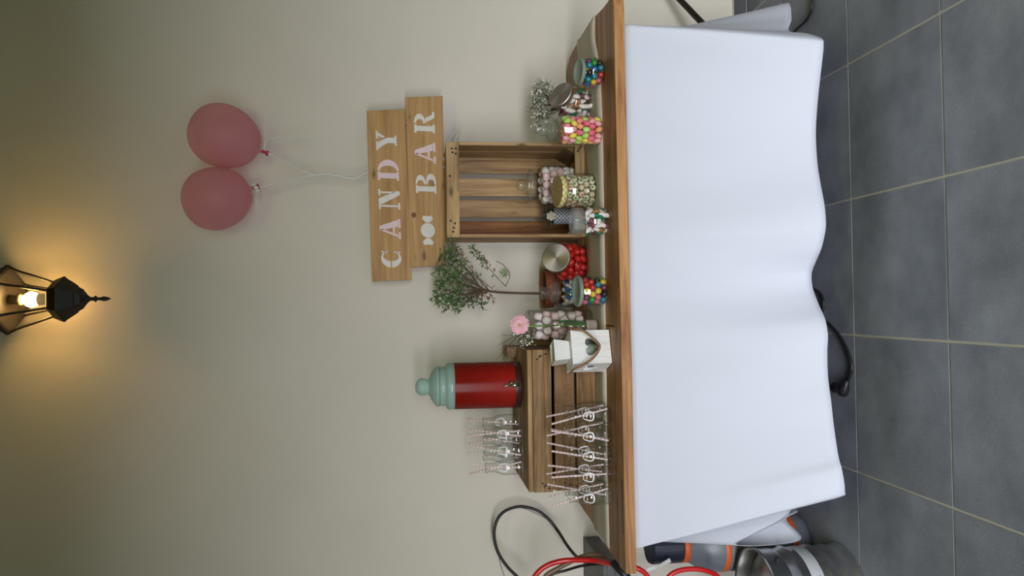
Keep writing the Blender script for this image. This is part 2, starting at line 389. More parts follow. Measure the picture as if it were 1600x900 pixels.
# ------------------------------------------------------------------ low crate (left)
cx0, cx1 = -.659, -.158
lc = thing('wooden_crate', 'low weathered wooden crate lying upside down, carrying the red drink dispenser', 'crate', (0, 0, TT), 0)
CY0, CY1, CZ = 2.672, 3.05, .247
def slat(parent, a, b_, m, name='slat', bev=.002, M=None):
    return MB().box(a, b_, 0, M).build(name, m, parent, bevel=bev)
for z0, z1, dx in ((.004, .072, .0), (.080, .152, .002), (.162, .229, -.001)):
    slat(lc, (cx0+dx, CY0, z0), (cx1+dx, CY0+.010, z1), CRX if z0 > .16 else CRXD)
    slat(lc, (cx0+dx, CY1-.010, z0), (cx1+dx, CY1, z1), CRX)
for x in (cx0+.004, cx1-.016):
    for z0, z1 in ((.004, .115), (.122, .229)):
        slat(lc, (x, CY0+.0105, z0), (x+.012, CY1-.0105, z1), CRY, 'end_board')
for x in (cx0+.017, cx1-.047):
    for y in (CY0+.0105, CY1-.0405):
        slat(lc, (x, y, .004), (x+.030, y+.030, .229), CRZ, 'corner_post')
for k, (y0, y1) in enumerate(((0, .055), (.064, .13), (.139, .20), (.21, .285), (.294, .378))):
    slat(lc, (cx0+.001, CY0+y0, .2305), (cx1-.001, CY0+y1, CZ), CRX)
slat(lc, (cx1-.045, CY1-.10, CZ+.0002), (cx1-.004, CY1-.002, CZ+.038), CRY, 'corner_block')
slat(lc, (cx1+.001, CY1-.115, .004), (cx1+.030, CY1-.10, .222), CRZ, 'side_board')
def bits(name, lst, r, m, parent, sc, n=8, k=6):
    first = None
    for p in lst:
        if first is None: first = MB().ball((0, 0, 0), r, n, k, sc=sc).build(name, m, parent, loc=p)
        else:
            c = first.copy(); C.objects.link(c); c.location = p
nh = []
for z0 in (.038, .115, .195):
    for k in range(4):
        for xx in (cx0+.012+.0065*k, cx1-.014-.007*k):
            p = (xx+random.uniform(-.003, .003), CY0-.0003, z0+random.uniform(-.022, .022))
            nh.append(p)
bits('nail_hole', nh, .0038, NAIL, lc, (.8, .12, 1.2))
# worn stencil marks on the middle slat
st = MB()
def mark(x, y, L, wd, ang=0):
    c = P(x, y, 1, CY0-.0003); c.z -= TT; s = .00223
    Mx = Matrix.Translation(c) @ Matrix.Rotation(radians(ang), 4, 'Y')
    st.cbox((0, 0, 0), (L*s, .0004, wd*s), M=Mx)
for a in ((882.5, 603, .9, 8), (888, 608, 7, 1.2), (893, 603, 1, 8)) : pass
for (x, y, L, wd, ang) in ((882.5, 604.5, 8, 1.3, 0), (887, 601.5, 1.2, 8, 0), (887, 608.5, 1.2, 8, 0), (893, 607, 3, 1.2, 0),
    (885, 613, 1.2, 6, -15), (888, 618, 1.2, 6, 35), (891, 621, 1.2, 3, -10), (887, 625.5, 1.2, 12, 0), (888, 630, 1.2, 9, 40), (889, 634, 1.2, 9, 0), (884, 633, 3, 2, 0),
    (868, 612.5, 1.2, 7, 0), (874.5, 629, 9, 1.2, 0), (869, 625, 1.2, 7, 0), (869, 629, 1.2, 7, 0), (870, 637, 1.2, 8, 0), (874, 640, 6, 1.2, 0), (870, 643, 1.2, 8, 0), (885, 715, 2, 5, 20), (883, 722, 5, 1.5, 10), (888, 708, 1.5, 6, -20)):
    mark(x, y, L*.8, wd*.9, ang)
tag(st.build('stencil_mark', plain('faded_stencil', (.13, .065, .03), .8), lc), kind='stuff')

# ------------------------------------------------------------------ upright crate (right)
rc = thing('wooden_crate', 'light wooden crate standing on its end with the open side facing out, under the sign', 'crate', (0, 0, TT))
qx0, qx1, QY0, QY1, QZ = .250, .602, 2.80, 3.045, .518
slat(rc, (qx0, QY0, QZ-.047), (qx1, QY0+.012, QZ), CR2X, 'rim_board'); slat(rc, (qx0+.001, QY0, .0), (qx1, QY0+.012, .037), CR2X, 'rim_board')
for z0, z1 in ((QZ-.014, QZ-.001), (.001, .013)):
    for y0, y1 in ((QY0+.0125, QY0+.078), (QY0+.084, QY0+.155), (QY0+.161, QY1)):
        slat(rc, (qx0+.002, y0, z0), (qx1-.002, y1, z1), CR2X)
for x0 in (qx0, qx1-.012):
    for y0, y1 in ((QY0+.0125, QY0+.110), (QY0+.118, QY1-.001)):
        slat(rc, (x0, y0, .0135), (x0+.012, y1, QZ-.0145), CR2Z, 'side_board')
for x0 in (qx0, qx1-.012): slat(rc, (x0, QY0, .0375), (x0+.012, QY0+.012, QZ-.0475), CR2Z, 'edge_strip')
for i, (ya, yb) in enumerate(((242, 272), (280, 307), (313, 340), (346, 368))):
    xa = P(800, yb, 1, QY1).x; xb = P(800, ya, 1, QY1).x
    xa = max(xa, qx0+.013); xb = min(xb, qx1-.013)
    slat(rc, (xa, QY1-.010, .014), (xb, QY1, QZ-.015), RUST if i == 3 else CR2Z, 'back_slat')
for (x, z) in ((qx1-.045, .014), (qx0+.013, .014)):
    mb = MB(); mb.prism([(0, 0), (.032, 0), (.032, .03)] if x > .4 else [(0, 0), (.032, 0), (0, .03)], lambda a, b_: (x+a, QY0+.02, z+b_*2), lambda a, b_: (x+a, QY1-.012, z+b_*2))
    mb.build('corner_brace', CRY, rc)
nh = []
for (x, y) in ((707, 238), (712, 232), (704, 345), (709, 356), (706, 232), (712, 240), (703, 275), (708, 362), (711, 349), (905, 232), (903, 236), (908, 229)):
    p = P(x, y, 1, QY0-.0003); p.z -= TT; nh.append(p)
bits('nail_hole', nh, .0042, NAIL, rc, (1, .1, 1))

# ------------------------------------------------------------------ sign
SY = 3.025
sg = thing('hanging_sign', 'two-board wooden sign lettered CANDY BAR standing on the upright crate', 'sign', (0, SY, 0))
def quad(pts, y0, y1):
    q = []
    for i in range(4):
        a, b_ = pts[i], pts[(i+1) % 4]
        for k in range(6):
            t = k/6; x = a[0]+(b_[0]-a[0])*t; y = a[1]+(b_[1]-a[1])*t
            c = P(x, y, 1, y0); q.append((c.x, c.z+.0008*noise.noise(Vector((x*.05, y*.05, 3)))))
    mb = MB(); mb.prism(q, lambda x, z: (x, y0-SY, z), lambda x, z: (x, y1-SY, z)); return mb
o = quad([(573, 173.5), (632, 170), (643.5, 437), (581, 440)], SY, SY+.02).build('plank', SIGN, sg, bevel=.002)
o = quad([(633.5, 152), (691.5, 150), (697, 414), (641, 418)], SY-.003, SY+.018).build('plank', SIGN, sg, bevel=.002)
MB().box((.2, .0205, 1.38), (.24, .035, 1.60)).build('batten', SIGN, sg); MB().box((.72, .0205, 1.38), (.76, .035, 1.60)).build('batten', SIGN, sg)
def arc(cx, cy, rx, ry, a0, a1, n=14): return [(cx+rx*cos(radians(a0+(a1-a0)*k/n)), cy+ry*sin(radians(a0+(a1-a0)*k/n))) for k in range(n+1)]
def band(cx, cy, rx, ry, ix, iy, icx, a0, a1): return arc(cx, cy, rx, ry, a0, a1)+arc(icx, cy, ix, iy, a1, a0)
G = {
 'C': [band(.52, .5, .52, .5, .27, .39, .64, 40, 176), band(.52, .5, .52, .5, .27, .39, .64, 184, 320), [(.86, .98), (.93, .98), (.93, .66), (.86, .70)], [(.86, .02), (.93, .02), (.93, .34), (.86, .30)]],
 'A': [[(.40, 1), (.62, 1), (.96, .12), (.62, .12)], [(.56, 0), (1.0, 0), (1.0, .10), (.56, .10)], [(0, 0), (.34, 0), (.34, .10), (0, .10)], [(.10, .12), (.20, .12), (.48, .86), (.42, .98)], [(.27, .28), (.58, .28), (.555, .37), (.31, .37)]],
 'N': [[(0, .91), (.26, .91), (.26, 1), (0, 1)], [(.12, 0.1), (.21, 0.1), (.21, .9), (.12, .9)], [(0, 0), (.33, 0), (.33, .09), (0, .09)], [(.28, 1), (.52, 1), (.92, .18), (.92, 0), (.74, 0), (.24, .86)], [(.70, .91), (1, .91), (1, 1), (.70, 1)], [(.80, .36), (.89, .20), (.89, .9), (.80, .9)]],
 'D': [[(0, 0), (.42, 0), (.42, .09), (.36, .12), (.36, .88), (.42, .91), (.42, 1), (0, 1), (0, .91), (.10, .89), (.10, .11), (0, .09)], [(.47, 0)]+arc(.47, .5, .53, .5, -90, 90)+[(.47, .9)]+arc(.47, .5, .24, .40, 90, -90)],
 'Y': [[(0, 1), (.46, 1), (.46, .92), (.40, .91), (.58, .60), (.66, .44), (.66, .10), (.78, .08), (.78, 0), (.26, 0), (.26, .08), (.38, .10), (.38, .44), (.08, .91), (0, .92)], [(.58, 1), (1, 1), (1, .92), (.90, .91), (.70, .56), (.63, .66), (.74, .90), (.58, .92)]],
 'B': [[(0, 0), (.40, 0), (.40, .09), (.34, .12), (.34, .88), (.40, .91), (.40, 1), (0, 1), (0, .91), (.09, .89), (.09, .11), (0, .09)], [(.45, .53)]+arc(.50, .76, .40, .24, -80, 90)+[(.45, 1), (.45, .92)]+arc(.50, .76, .15, .15, 80, -80)+[(.45, .60)], [(.45, 0)]+arc(.52, .25, .46, .25, -90, 80)+[(.45, .50), (.45, .42)]+arc(.52, .25, .17, .16, 70, -90)+[(.45, .09)]],
 'R': [[(0, 0), (.40, 0), (.40, .09), (.33, .12), (.33, .88), (.40, .91), (.40, 1), (0, 1), (0, .91), (.09, .89), (.09, .11), (0, .09)], [(.45, .48)]+arc(.50, .73, .40, .27, -80, 90)+[(.45, 1), (.45, .91)]+arc(.50, .73, .15, .17, 80, -80)+[(.45, .56)], [(.48, .46), (.70, .46), (.86, .12), (1, .10), (1, 0), (.74, 0), (.62, .18), (.52, .42)]],
 '*': [arc(.5, .5, .25, .48, 0, 360, 24)[:-1], [(.23, .36), (.23, .64), (.10, .88), (.04, .78), (.0, .86), (.02, .5), (.0, .14), (.04, .22), (.10, .12)], [(.77, .36), (.77, .64), (.90, .88), (.96, .78), (1, .86), (.98, .5), (1, .14), (.96, .22), (.90, .12)]],
}
def glyph(ch, x0, x1, y0, y1, m, face):
    """x0 top / x1 baseline in photo px, y0..y1 right..left"""
    mb = MB(); k = .035
    for poly in G[ch]:
        pts = []
        for (u, v) in poly:
            px = x1+(x0-x1)*v; py = y1+(y0-y1)*u
            px += (u-.5)*-(y1-y0)*k; py += (v-.5)*-(x1-x0)*k
            c = P(px, py, 1, face); pts.append((c.x, c.z))
        mb.prism(pts, lambda x, z: (x, face-.0006-SY, z), lambda x, z: (x, face-.00005-SY, z))
    mb.build('letter' if ch != '*' else 'sweet_symbol', m, sg, weld=False)
for a in (('C', 595.5, 627, 391, 418, WHITE), ('A', 593, 626, 342, 373, PINK), ('N', 591.5, 625, 296, 327, WHITE), ('D', 590, 623, 249.5, 282, PINK), ('Y', 587.5, 619.5, 204.5, 235, WHITE)): glyph(*a, SY)
for a in (('B', 649.5, 681.5, 270.5, 302, WHITE), ('A', 648, 680.5, 223, 255, PINK), ('R', 647, 679, 174.5, 208, WHITE), ('*', 657, 680, 337, 383, WHITE)): glyph(*a, SY-.003)
KNM = plain('wood_knot', (.20, .085, .03), .7, vary=.4, vscale=200)
for (x, y, rr) in ((646.5, 336, .011), (663.5, 404, .005)):
    p = P(x, y, 1, SY-.003); MB().ball((p.x, -.0032, p.z), rr, 12, 6, sc=(1, .04, .85)).build('knot', KNM, sg)
# curled ribbon ends beside the sign
def ribbon(name, label, pts, r, y=None):
    o = MB().tube(crom(pts, 8), r, 6).build(name, RIBBON, smooth=True); tag(o, label, 'ribbon'); return o
def pl(lst): return [pD(*q) for q in lst]
ribbon('ribbon', 'white ribbon with curling loose ends tied at the lower right of the sign', pl([(693, 262, 3.005), (697, 255, 3.0), (693, 248, 3.0), (698, 243, 3.0), (694, 238, 3.0), (697, 228, 3.0), (703, 216, 3.01), (711, 206, 3.02), (713, 199, 3.02)])+[], .003)
ribbon('ribbon', 'thin white ribbon tail pointing up to the right above the upright crate', pl([(709, 222, 3.03), (714, 212, 3.03), (719, 204, 3.04), (721, 200, 3.04)]), .0028)

# ------------------------------------------------------------------ balloons
def pinkb(name):
    m, n, l, b = mat(name)
    b.inputs['Base Color'].default_value = (.84, .46, .51, 1); b.inputs['Roughness'].default_value = .38
    b.inputs['Specular IOR Level'].default_value = .35
    tl = n.new('ShaderNodeBsdfTranslucent'); tl.inputs[0].default_value = (.92, .45, .53, 1)
    tr = n.new('ShaderNodeBsdfTransparent'); tr.inputs[0].default_value = (.98, .76, .80, 1)
    m1 = n.new('ShaderNodeMixShader'); m1.inputs[0].default_value = .4; l.new(b.outputs[0], m1.inputs[1]); l.new(tl.outputs[0], m1.inputs[2])
    m2 = n.new('ShaderNodeMixShader'); m2.inputs[0].default_value = .60; l.new(m1.outputs[0], m2.inputs[1]); l.new(tr.outputs[0], m2.inputs[2])
    l.new(m2.outputs[0], n['Material Output'].inputs[0]); return m
BALL = pinkb('pink_latex'); KNOT = plain('magenta_knot', (.45, .03, .12), .4)
def balloon(c, knot, w_, label):
    c, knot = Vector(c), Vector(knot); ax = (c-knot).normalized(); L = (c-knot).length
    root = thing('balloon', label, 'balloon', knot)
    q = Vector((0, 0, 1)).rotation_difference(ax).to_matrix().to_4x4()
    prof = [(.004, 0), (.007, .012)]
    n_ = 22; hb = L*.90; ht = w_*.98
    for k in range(1, n_+1):
        t = k/n_*pi
        z = -cos(t); r_ = w_*sin(t)**.93
        z = L+z*(hb if z < 0 else ht)
        if z < 0.012 or r_ < .004 and k < n_: continue
        prof.append((max(r_, 0.0), z))
    MB().lathe(prof, 40, M=q).build('latex_skin', BALL, root, smooth=True)
    kb = MB(); kb.ball((0, 0, 0), .0075, 10, 8); kb.lathe([(.003, -.004), (.010, -.016), (.011, -.019), (.002, -.012)], 12, M=q); kb.build('knot', KNOT, root, smooth=True)
    return root
balloon(pD(345, 211, 2.99), pD(411, 237, 3.0), .119, 'upper right pink balloon, touching the other one, with a curly string end')
balloon(pD(335, 311, 2.99), pD(397, 293, 3.0), .118, 'lower left pink balloon, nearer the wall lantern')
ribbon('balloon_string', 'white curly string end hanging free from the right balloon', pl([(411, 237, 3.0), (415, 222, 3.0), (421, 217, 3.0), (428, 216, 3.0), (436, 213, 3.0), (445, 211.5, 3.0), (446, 213, 3.0), (455, 215, 3.0), (468, 215, 3.0), (485, 217, 3.0)]), .0025)
ribbon('balloon_string', 'white string running from the right balloon down to where the strings join', pl([(411, 237, 3.0), (422, 241, 3.01), (438, 250, 3.01), (452, 255, 3.02), (465, 263, 3.02), (480, 269, 3.02), (492, 274, 3.02)]), .0025)
ribbon('balloon_string', 'white string running from the left balloon down to where the strings join', pl([(397, 293, 3.0), (406, 292, 3.0), (432, 286, 3.01), (455, 281, 3.02), (480, 275, 3.02), (492, 274, 3.02)]), .0024)
ribbon('balloon_string', 'doubled white string from the join down to the sign top', pl([(470, 266, 3.02), (482, 270, 3.02), (492, 273, 3.02), (510, 272, 3.02), (530, 275, 3.025), (548, 279, 3.03), (560, 277, 3.035), (568, 272, 3.04), (577, 268, 3.05)]), .0042)
kb = MB(); kp = pD(400, 293, 2.985); kb.ball(kp, .008, 8, 6, sc=(.8, .8, 1.2)); kb.ball(kp+Vector((-.012, 0, -.004)), .006, 8, 6); kb.ball(kp+Vector((.010, 0, .010)), .006, 8, 6)
o = kb.build('ribbon_bow', RIBBON); tag(o, 'tiny white ribbon bow at the neck of the left balloon', 'ribbon')

# ------------------------------------------------------------------ wall lantern
LY = 2.935
lp = P(100, 467, 1, LY); LX = P(60, 468, 1, LY).x
def lz(px): return P(px, 467, 1, LY).z
ln = thing('wall_lantern', 'lit black hexagonal wall lantern with clear panes and a spear tip below', 'lantern', (LX, LY, 0))
def ring(r, z, ph=0): return [Vector((r*cos(radians(60*k+ph)), r*sin(radians(60*k+ph)), z)) for k in range(6)]
PH = 0
zt, zn = lz(14), lz(84)
rr_ = [(.118, zt), (.103, zt-.03), (.086, zt-.08), (.068, zt-.13), (.061, zn)]
for k in range(6):
    a = radians(60*k+PH)
    MB().tube([(r_*cos(a), r_*sin(a), z) for r_, z in crom_ ] if False else crom([Vector((r_*cos(a), r_*sin(a), z)) for r_, z in rr_], 3), .0045, 6).build('frame_bar', IRON, ln, smooth=True)
    a2 = radians(60*(k+1)+PH); vs = []; fs = []
    for r_, z in rr_: vs += [(r_*.985*cos(a), r_*.985*sin(a), z), (r_*.985*cos(a2), r_*.985*sin(a2), z)]
    for i in range(len(rr_)-1): fs.append((2*i, 2*i+1, 2*i+3, 2*i+2))
    MB().add(vs, fs).build('pane', GLASS, ln, weld=False)
def hexstack(prof, name, M_=IRON, bev=0):
    mb = MB(); mb.lathe(prof, 6, M=Matrix.Rotation(radians(PH), 4, 'Z')); return mb.build(name, M_, ln, bevel=bev)
hexstack([(.0, zn+.004), (.061, zn+.004), (.068, zn), (.083, zn-.034), (.081, zn-.040), (.074, zn-.036), (.0, zn-.036)], 'bottom_rim')
hexstack([(.0, zn-.036), (.080, zn-.038), (.060, zn-.068), (.054, zn-.076), (.050, zn-.082), (.044, zn-.084), (.036, zn-.100), (.032, zn-.102), (.020, zn-.112), (0, zn-.112)], 'bottom_cap', bev=.001)
MB().lathe([(0, zn-.10), (.020, zn-.108), (.012, zn-.118), (.007, zn-.124), (.006, zn-.134), (.012, zn-.142), (.006, zn-.148), (.005, zn-.156), (.009, zn-.170), (.007, zn-.182), (0, zn-.196)], 14).build('finial', IRON, ln, smooth=True)
hexstack([(.0, zt+.03), (.085, zt+.028), (.125, zt+.012), (.125, zt-.002), (.112, zt-.004), (.0, zt-.002)], 'top_rim')
hexstack([(.12, zt+.012), (.105, zt+.05), (.06, zt+.10), (.03, zt+.13), (0, zt+.15)], 'roof')
MB().lathe([(0, zt+.14), (.014, zt+.15), (.008, zt+.165), (.012, zt+.18), (0, zt+.20)], 14).build('roof_knob', IRON, ln, smooth=True)
wz = zt+.17
MB().tube(crom([(0, WY-LY-.02, wz-.10), (0, .15, wz), (0, .09, wz+.05), (0, .03, wz+.04), (0, 0, wz+.0)], 6), .008, 8).build('bracket_arm', IRON, ln, smooth=True)
MB().lathe([(0, -.022), (.05, -.022), (.055, -.012), (.055, 0), (0, 0)], 20, M=Matrix.Translation((0, WY-LY-.0005, wz-.10)) @ Matrix.Rotation(radians(-90), 4, 'X')).build('wall_plate', IRON, ln, smooth=False)
# the lamp holder hangs from the roof, the bulb points down
bz = lz(50)
MB().lathe([(0, zt-.001), (.016, zt-.002), (.016, bz+.048), (.02, bz+.046), (.02, bz+.036), (0, bz+.036)], 16).build('lamp_holder', plain('holder', (.25, .18, .1), .5), ln, smooth=True)
be, n, l, b = mat('lit_bulb'); b.inputs['Base Color'].default_value = (1, .8, .5, 1)
b.inputs['Emission Color'].default_value = (1, .56, .16, 1); b.inputs['Emission Strength'].default_value = BULB
MB().lathe([(0, bz+.036), (.012, bz+.034), (.016, bz+.026), (.026, bz+.012), (.028, bz), (.024, bz-.014), (.013, bz-.026), (0, bz-.028)], 20).build('bulb', be, ln, smooth=True)
MB().lathe([(.022, zn+.050), (.022, zn+.006), (.0, zn+.006)], 16).build('lower_cup', plain('white_cup', (.8, .75, .65), .4), ln, smooth=True)

# ------------------------------------------------------------------ jars: generic builder
def ellip_lid(): pass
def jar(name, label, loc, body, R, mat_=GLASS, cat='jar', rotz=0, n=40, squash=None):
    root = thing(name, label, cat, loc, rotz)
    MB().lathe(body, n, squash=squash).build('glass_body', mat_, root, smooth=True, weld=True)
    return root
def V3(p, z=TT+.0015): return Vector((p.x, p.y, z))
CAND = {}
def cmesh(kind, cols):
    """one shared mesh per sweet kind and colour"""
    key = (kind, cols)
    if key in CAND: return CAND[key]
    col = COL[cols]
    if kind == 'gumball': mb = MB().ball((0, 0, 0), .0106, 14, 10); ms = [plain('sugar_'+cols, col, .25, coat=.5)]
    elif kind == 'mini_gumball': mb = MB().ball((0, 0, 0), .0108, 14, 10); ms = [plain('sugar_shell_'+cols, col, .3, coat=.3)]
    elif kind == 'pillow_sweet': mb = MB().ball((0, 0, 0), .0112, 12, 10, sc=(.86, .86, 1.15)); ms = [plain('pastel_'+cols, col, .5, sss=.0)]
    elif kind == 'marshmallow':
        mb = MB().lathe([(0, -.013), (.010, -.013), (.0135, -.010), (.0145, 0), (.0135, .010), (.010, .013), (0, .013)], 16); ms = [plain('marshmallow_'+cols, col, .9)]
    elif kind == 'strawberry_sweet': mb = MB().ball((0, 0, 0), .0145, 12, 9, sc=(1, .85, 1.15)); ms = [plain('jelly_'+cols, col, .3, coat=.3)]
    elif kind == 'liquorice_sweet':
        L = .022
        mb = MB(); pts = crom([(-L, 0, -.002), (-L*.4, .001, .002), (L*.4, 0, .001), (L, 0, -.002)], 4)
        k = len(pts); rs = [.0085*(.35+.65*min(1, 3.5*min(i, k-1-i)/(k-1))) for i in range(k)]
        mb.tube(pts, rs, 10)
        mb.mi = [0]*len(mb.mi)
        for i in range(len(mb.mi)):
            c_ = sum(mb.v[j][0] for j in mb.f[i])/len(mb.f[i]); mb.mi[i] = 1 if c_ > .002 else 0
        ms = [plain('liquorice_'+cols, col, .5), plain('liquorice_cream_'+cols, (.80, .76, .70), .5)]
    o = mb.build(kind, ms, smooth=True); me = o.data; C.objects.unlink(o); bpy.data.objects.remove(o)
    CAND[key] = me; return me
COL = dict(red=(.55, .03, .03), blue=(.02, .12, .35), teal=(.02, .22, .30), green=(.03, .30, .04), yellow=(.72, .50, .03), pink=(.62, .12, .18), orange=(.80, .25, .03),
  black=(.02, .018, .022), purple=(.14, .04, .10), rose=(.88, .16, .26), coral=(.90, .30, .28), lime=(.50, .72, .16), peach=(.90, .42, .18), lemon=(.85, .72, .10), blush=(.88, .42, .45),
  white=(.88, .82, .79), palepink=(.86, .62, .64), scarlet=(.62, .02, .015), maroon=(.20, .05, .09), brown=(.36, .17, .05), jade=(.01, .20, .11))
NICE = dict(palepink='pale pink', lime='lime green', jade='dark green')
def place(d, f):
    lv = 'low' if f < .34 else 'halfway up' if f < .67 else 'high up'
    sd = 'left' if d.x < -.5*d.xy.length else 'right' if d.x > .5*d.xy.length else 'front' if d.y < 0 else 'back'
    return '%s at the %s' % (lv, sd)
def sweet(kind, colname, p, rot, jarname, noun, where):
    o = bpy.data.objects.new(kind, cmesh(kind, colname)); C.objects.link(o); o.location = p; o.rotation_euler = rot
    c = NICE.get(colname, colname)
    tag(o, '%s %s, %s, in %s' % (c, noun, where, jarname), 'sweet', '%s %ss in %s' % (c, noun, jarname))
    return o
def fill(kind, cols, base, Rf, z0, z1, r, dz, jarname, noun, jit=.0012, rings=2, rotmode='rand', M=None):
    z = z0; k = 0; i = 0
    while z <= z1:
        R = Rf(z)-r*1.04
        rr = R; q = 0
        while rr > r*.3 and q < rings:
            n_ = max(1, int(2*pi*rr/(2.08*r))) if rr > r else 1
            ph = random.random()*6.28 if q else k*pi/n_
            for a in range(n_):
                t = ph+2*pi*a/n_
                p = Vector((rr*cos(t), rr*sin(t), z+random.uniform(-jit, jit)))
                if M: p = M@p
                rot = (random.uniform(0, 6), random.uniform(0, 6), random.uniform(0, 6)) if rotmode == 'rand' else (random.gauss(0, .3), random.gauss(0, .3), t)
                sweet(kind, random.choice(cols), Vector(base)+p, rot, jarname, noun, place(p, (z-z0)/(z1-z0+.001)))
            rr -= 2.05*r; q += 1
        if z+dz > z1 and False: break
        z += dz; k += 1
def lid_disc(R, th, parent, m, loc, tilt, name='lid', axis='X', ridge=True):
    M_ = Matrix.Translation(loc) @ Matrix.Rotation(tilt, 4, axis)
    pr = [(0, 0), (R*.82, 0), (R*.86, -.003), (R*.96, -.003), (R, .001), (R, th*.7), (R*.96, th), (R*.84, th), (R*.80, th*.6), (0, th*.6)]
    return MB().lathe(pr, 40, M=M_).build(name, m, parent, smooth=True)

# A: small round jar far right
pA = V3(P(946, 107, 2, TT)); pA.y += .045
jn = 'the small rightmost jar'
a_ = jar('candy_jar', 'small round glass jar of colourful gumballs with a frosted green lid, at the right end', pA,
   [(0, .001), (.030, .001), (.042, .008), (.049, .026), (.050, .038), (.046, .052), (.040, .060), (.040, .066)], .05, GLASS)
lid_disc(.045, .009, a_, FROST, (0, -.002, .074), radians(10))
fill('gumball', ['red', 'blue', 'teal', 'green', 'yellow', 'pink', 'black', 'teal', 'green', 'purple'], pA, lambda z: .0495 if z > .018 else .044, .0125, .054, .0107, .0190, jn, 'gumball')

# B: tall straight jar of pastel sweets
pB = V3(P(944, 199, 2, TT)); pB.y += .048
jn = 'the tall pastel jar'
b_j = jar('candy_jar', 'tall cylindrical glass jar of pastel pink and lime sweets with a stepped glass knob', pB,
   [(0, .001), (.040, .001), (.0475, .006), (.049, .016), (.049, .135), (.0455, .146), (.036, .152), (.034, .158), (.037, .163)], .049, GLASS)
MB().lathe([(0, .150), (.031, .152), (.032, .160), (.038, .164), (.041, .168), (.041, .173), (.034, .180), (.022, .186), (.019, .192), (.021, .196), (.021, .204), (.015, .208), (.012, .212), (.014, .218), (.010, .226), (0, .227)], 36).build('lid', GLASSG, b_j, smooth=True)
fill('pillow_sweet', ['rose', 'coral', 'lime', 'peach', 'lemon', 'blush', 'rose', 'blush', 'lime', 'coral'], pB, lambda z: .0485, .0145, .140, .0100, .0215, jn, 'sugared sweet', rotmode='up', jit=.002)

# wide tilted-mouth jars (C liquorice, J red)
def tilted_jar(px, py, pxlid, R, Ht, label, tiltX, tiltY, lidR, dy):
    p = V3(P(px, py, 2, TT)); p.y += dy
    root = thing('candy_jar', label, 'jar', p)
    M_ = Matrix.Rotation(tiltY, 4, 'Y') @ Matrix.Rotation(tiltX, 4, 'X')
    # body: flattened sphere sheared towards its slanted mouth
    vs = []; fs = []; n_ = 40; prof = [(0, 0), (.6, 0), (.82, .06), (.97, .24), (1, .42), (.97, .60), (.88, .76), (.74, .88), (.66, .95), (.66, 1.0)]
    off = M_ @ Vector((0, 0, 1))
    for r_, t in prof:
        e = max(0, (t-.35)/.65)
        Mr = Matrix.Identity(4).lerp(M_, e**1.2) if False else (Matrix.Rotation(tiltY*e, 4, 'Y') @ Matrix.Rotation(tiltX*e, 4, 'X'))
        c = Vector((0, 0, t*Ht*.9))+Vector((off.x, off.y, 0))*Ht*.42*e
        for k in range(n_):
            a = 2*pi*k/n_; vs.append(c+Mr@Vector((r_*R*cos(a), r_*R*sin(a), 0)))
    for i in range(len(prof)-1):
        for k in range(n_): k2 = (k+1) % n_; fs.append((i*n_+k, i*n_+k2, (i+1)*n_+k2, (i+1)*n_+k))
    MB().add(vs, fs).build('glass_body', GLASS, root, smooth=True)
    top_ = Vector((0, 0, Ht*.9))+Vector((off.x, off.y, 0))*Ht*.42
    ML = Matrix.Translation(top_) @ M_
    lid = MB().lathe([(0, -.004), (lidR*.97, -.004), (lidR, -.001), (lidR, .013), (lidR*.96, .016), (0, .016)], 44).build('lid', BRUSHED, root, smooth=False, bevel=.001); lid.matrix_local = ML
    return root, p, ML
jc, pC, MC = tilted_jar(927, 157, 880, .058, .116, 'round glass jar of striped liquorice sweets with a slanted dull metal lid', radians(38), radians(28), .049, .055)
MB().cbox((0, .0, .0165), (.088, .0012, .0012), M=MC).build('lid_seam', plain('dark_seam', (.09, .08, .06), .5), jc)
jn = 'the slanted-lid liquorice jar'
fill('liquorice_sweet', ['jade', 'maroon', 'brown', 'jade', 'maroon', 'white'], pC, lambda z: .060 if z > .02 else .052, .012, .095, .016, .0165, jn, 'liquorice sweet', jit=.002)
jj, pJ, MJ = tilted_jar(921, 407, 876, .071, .128, 'round glass jar of bright red sweets with a slanted brushed steel lid', radians(62), radians(22), .054, .07)
jn = 'the slanted-lid red jar'
fill('strawberry_sweet', ['scarlet'], pJ, lambda z: .071 if z > .02 else .060, .016, .105, .0145, .0235, jn, 'soft sweet', jit=.002)

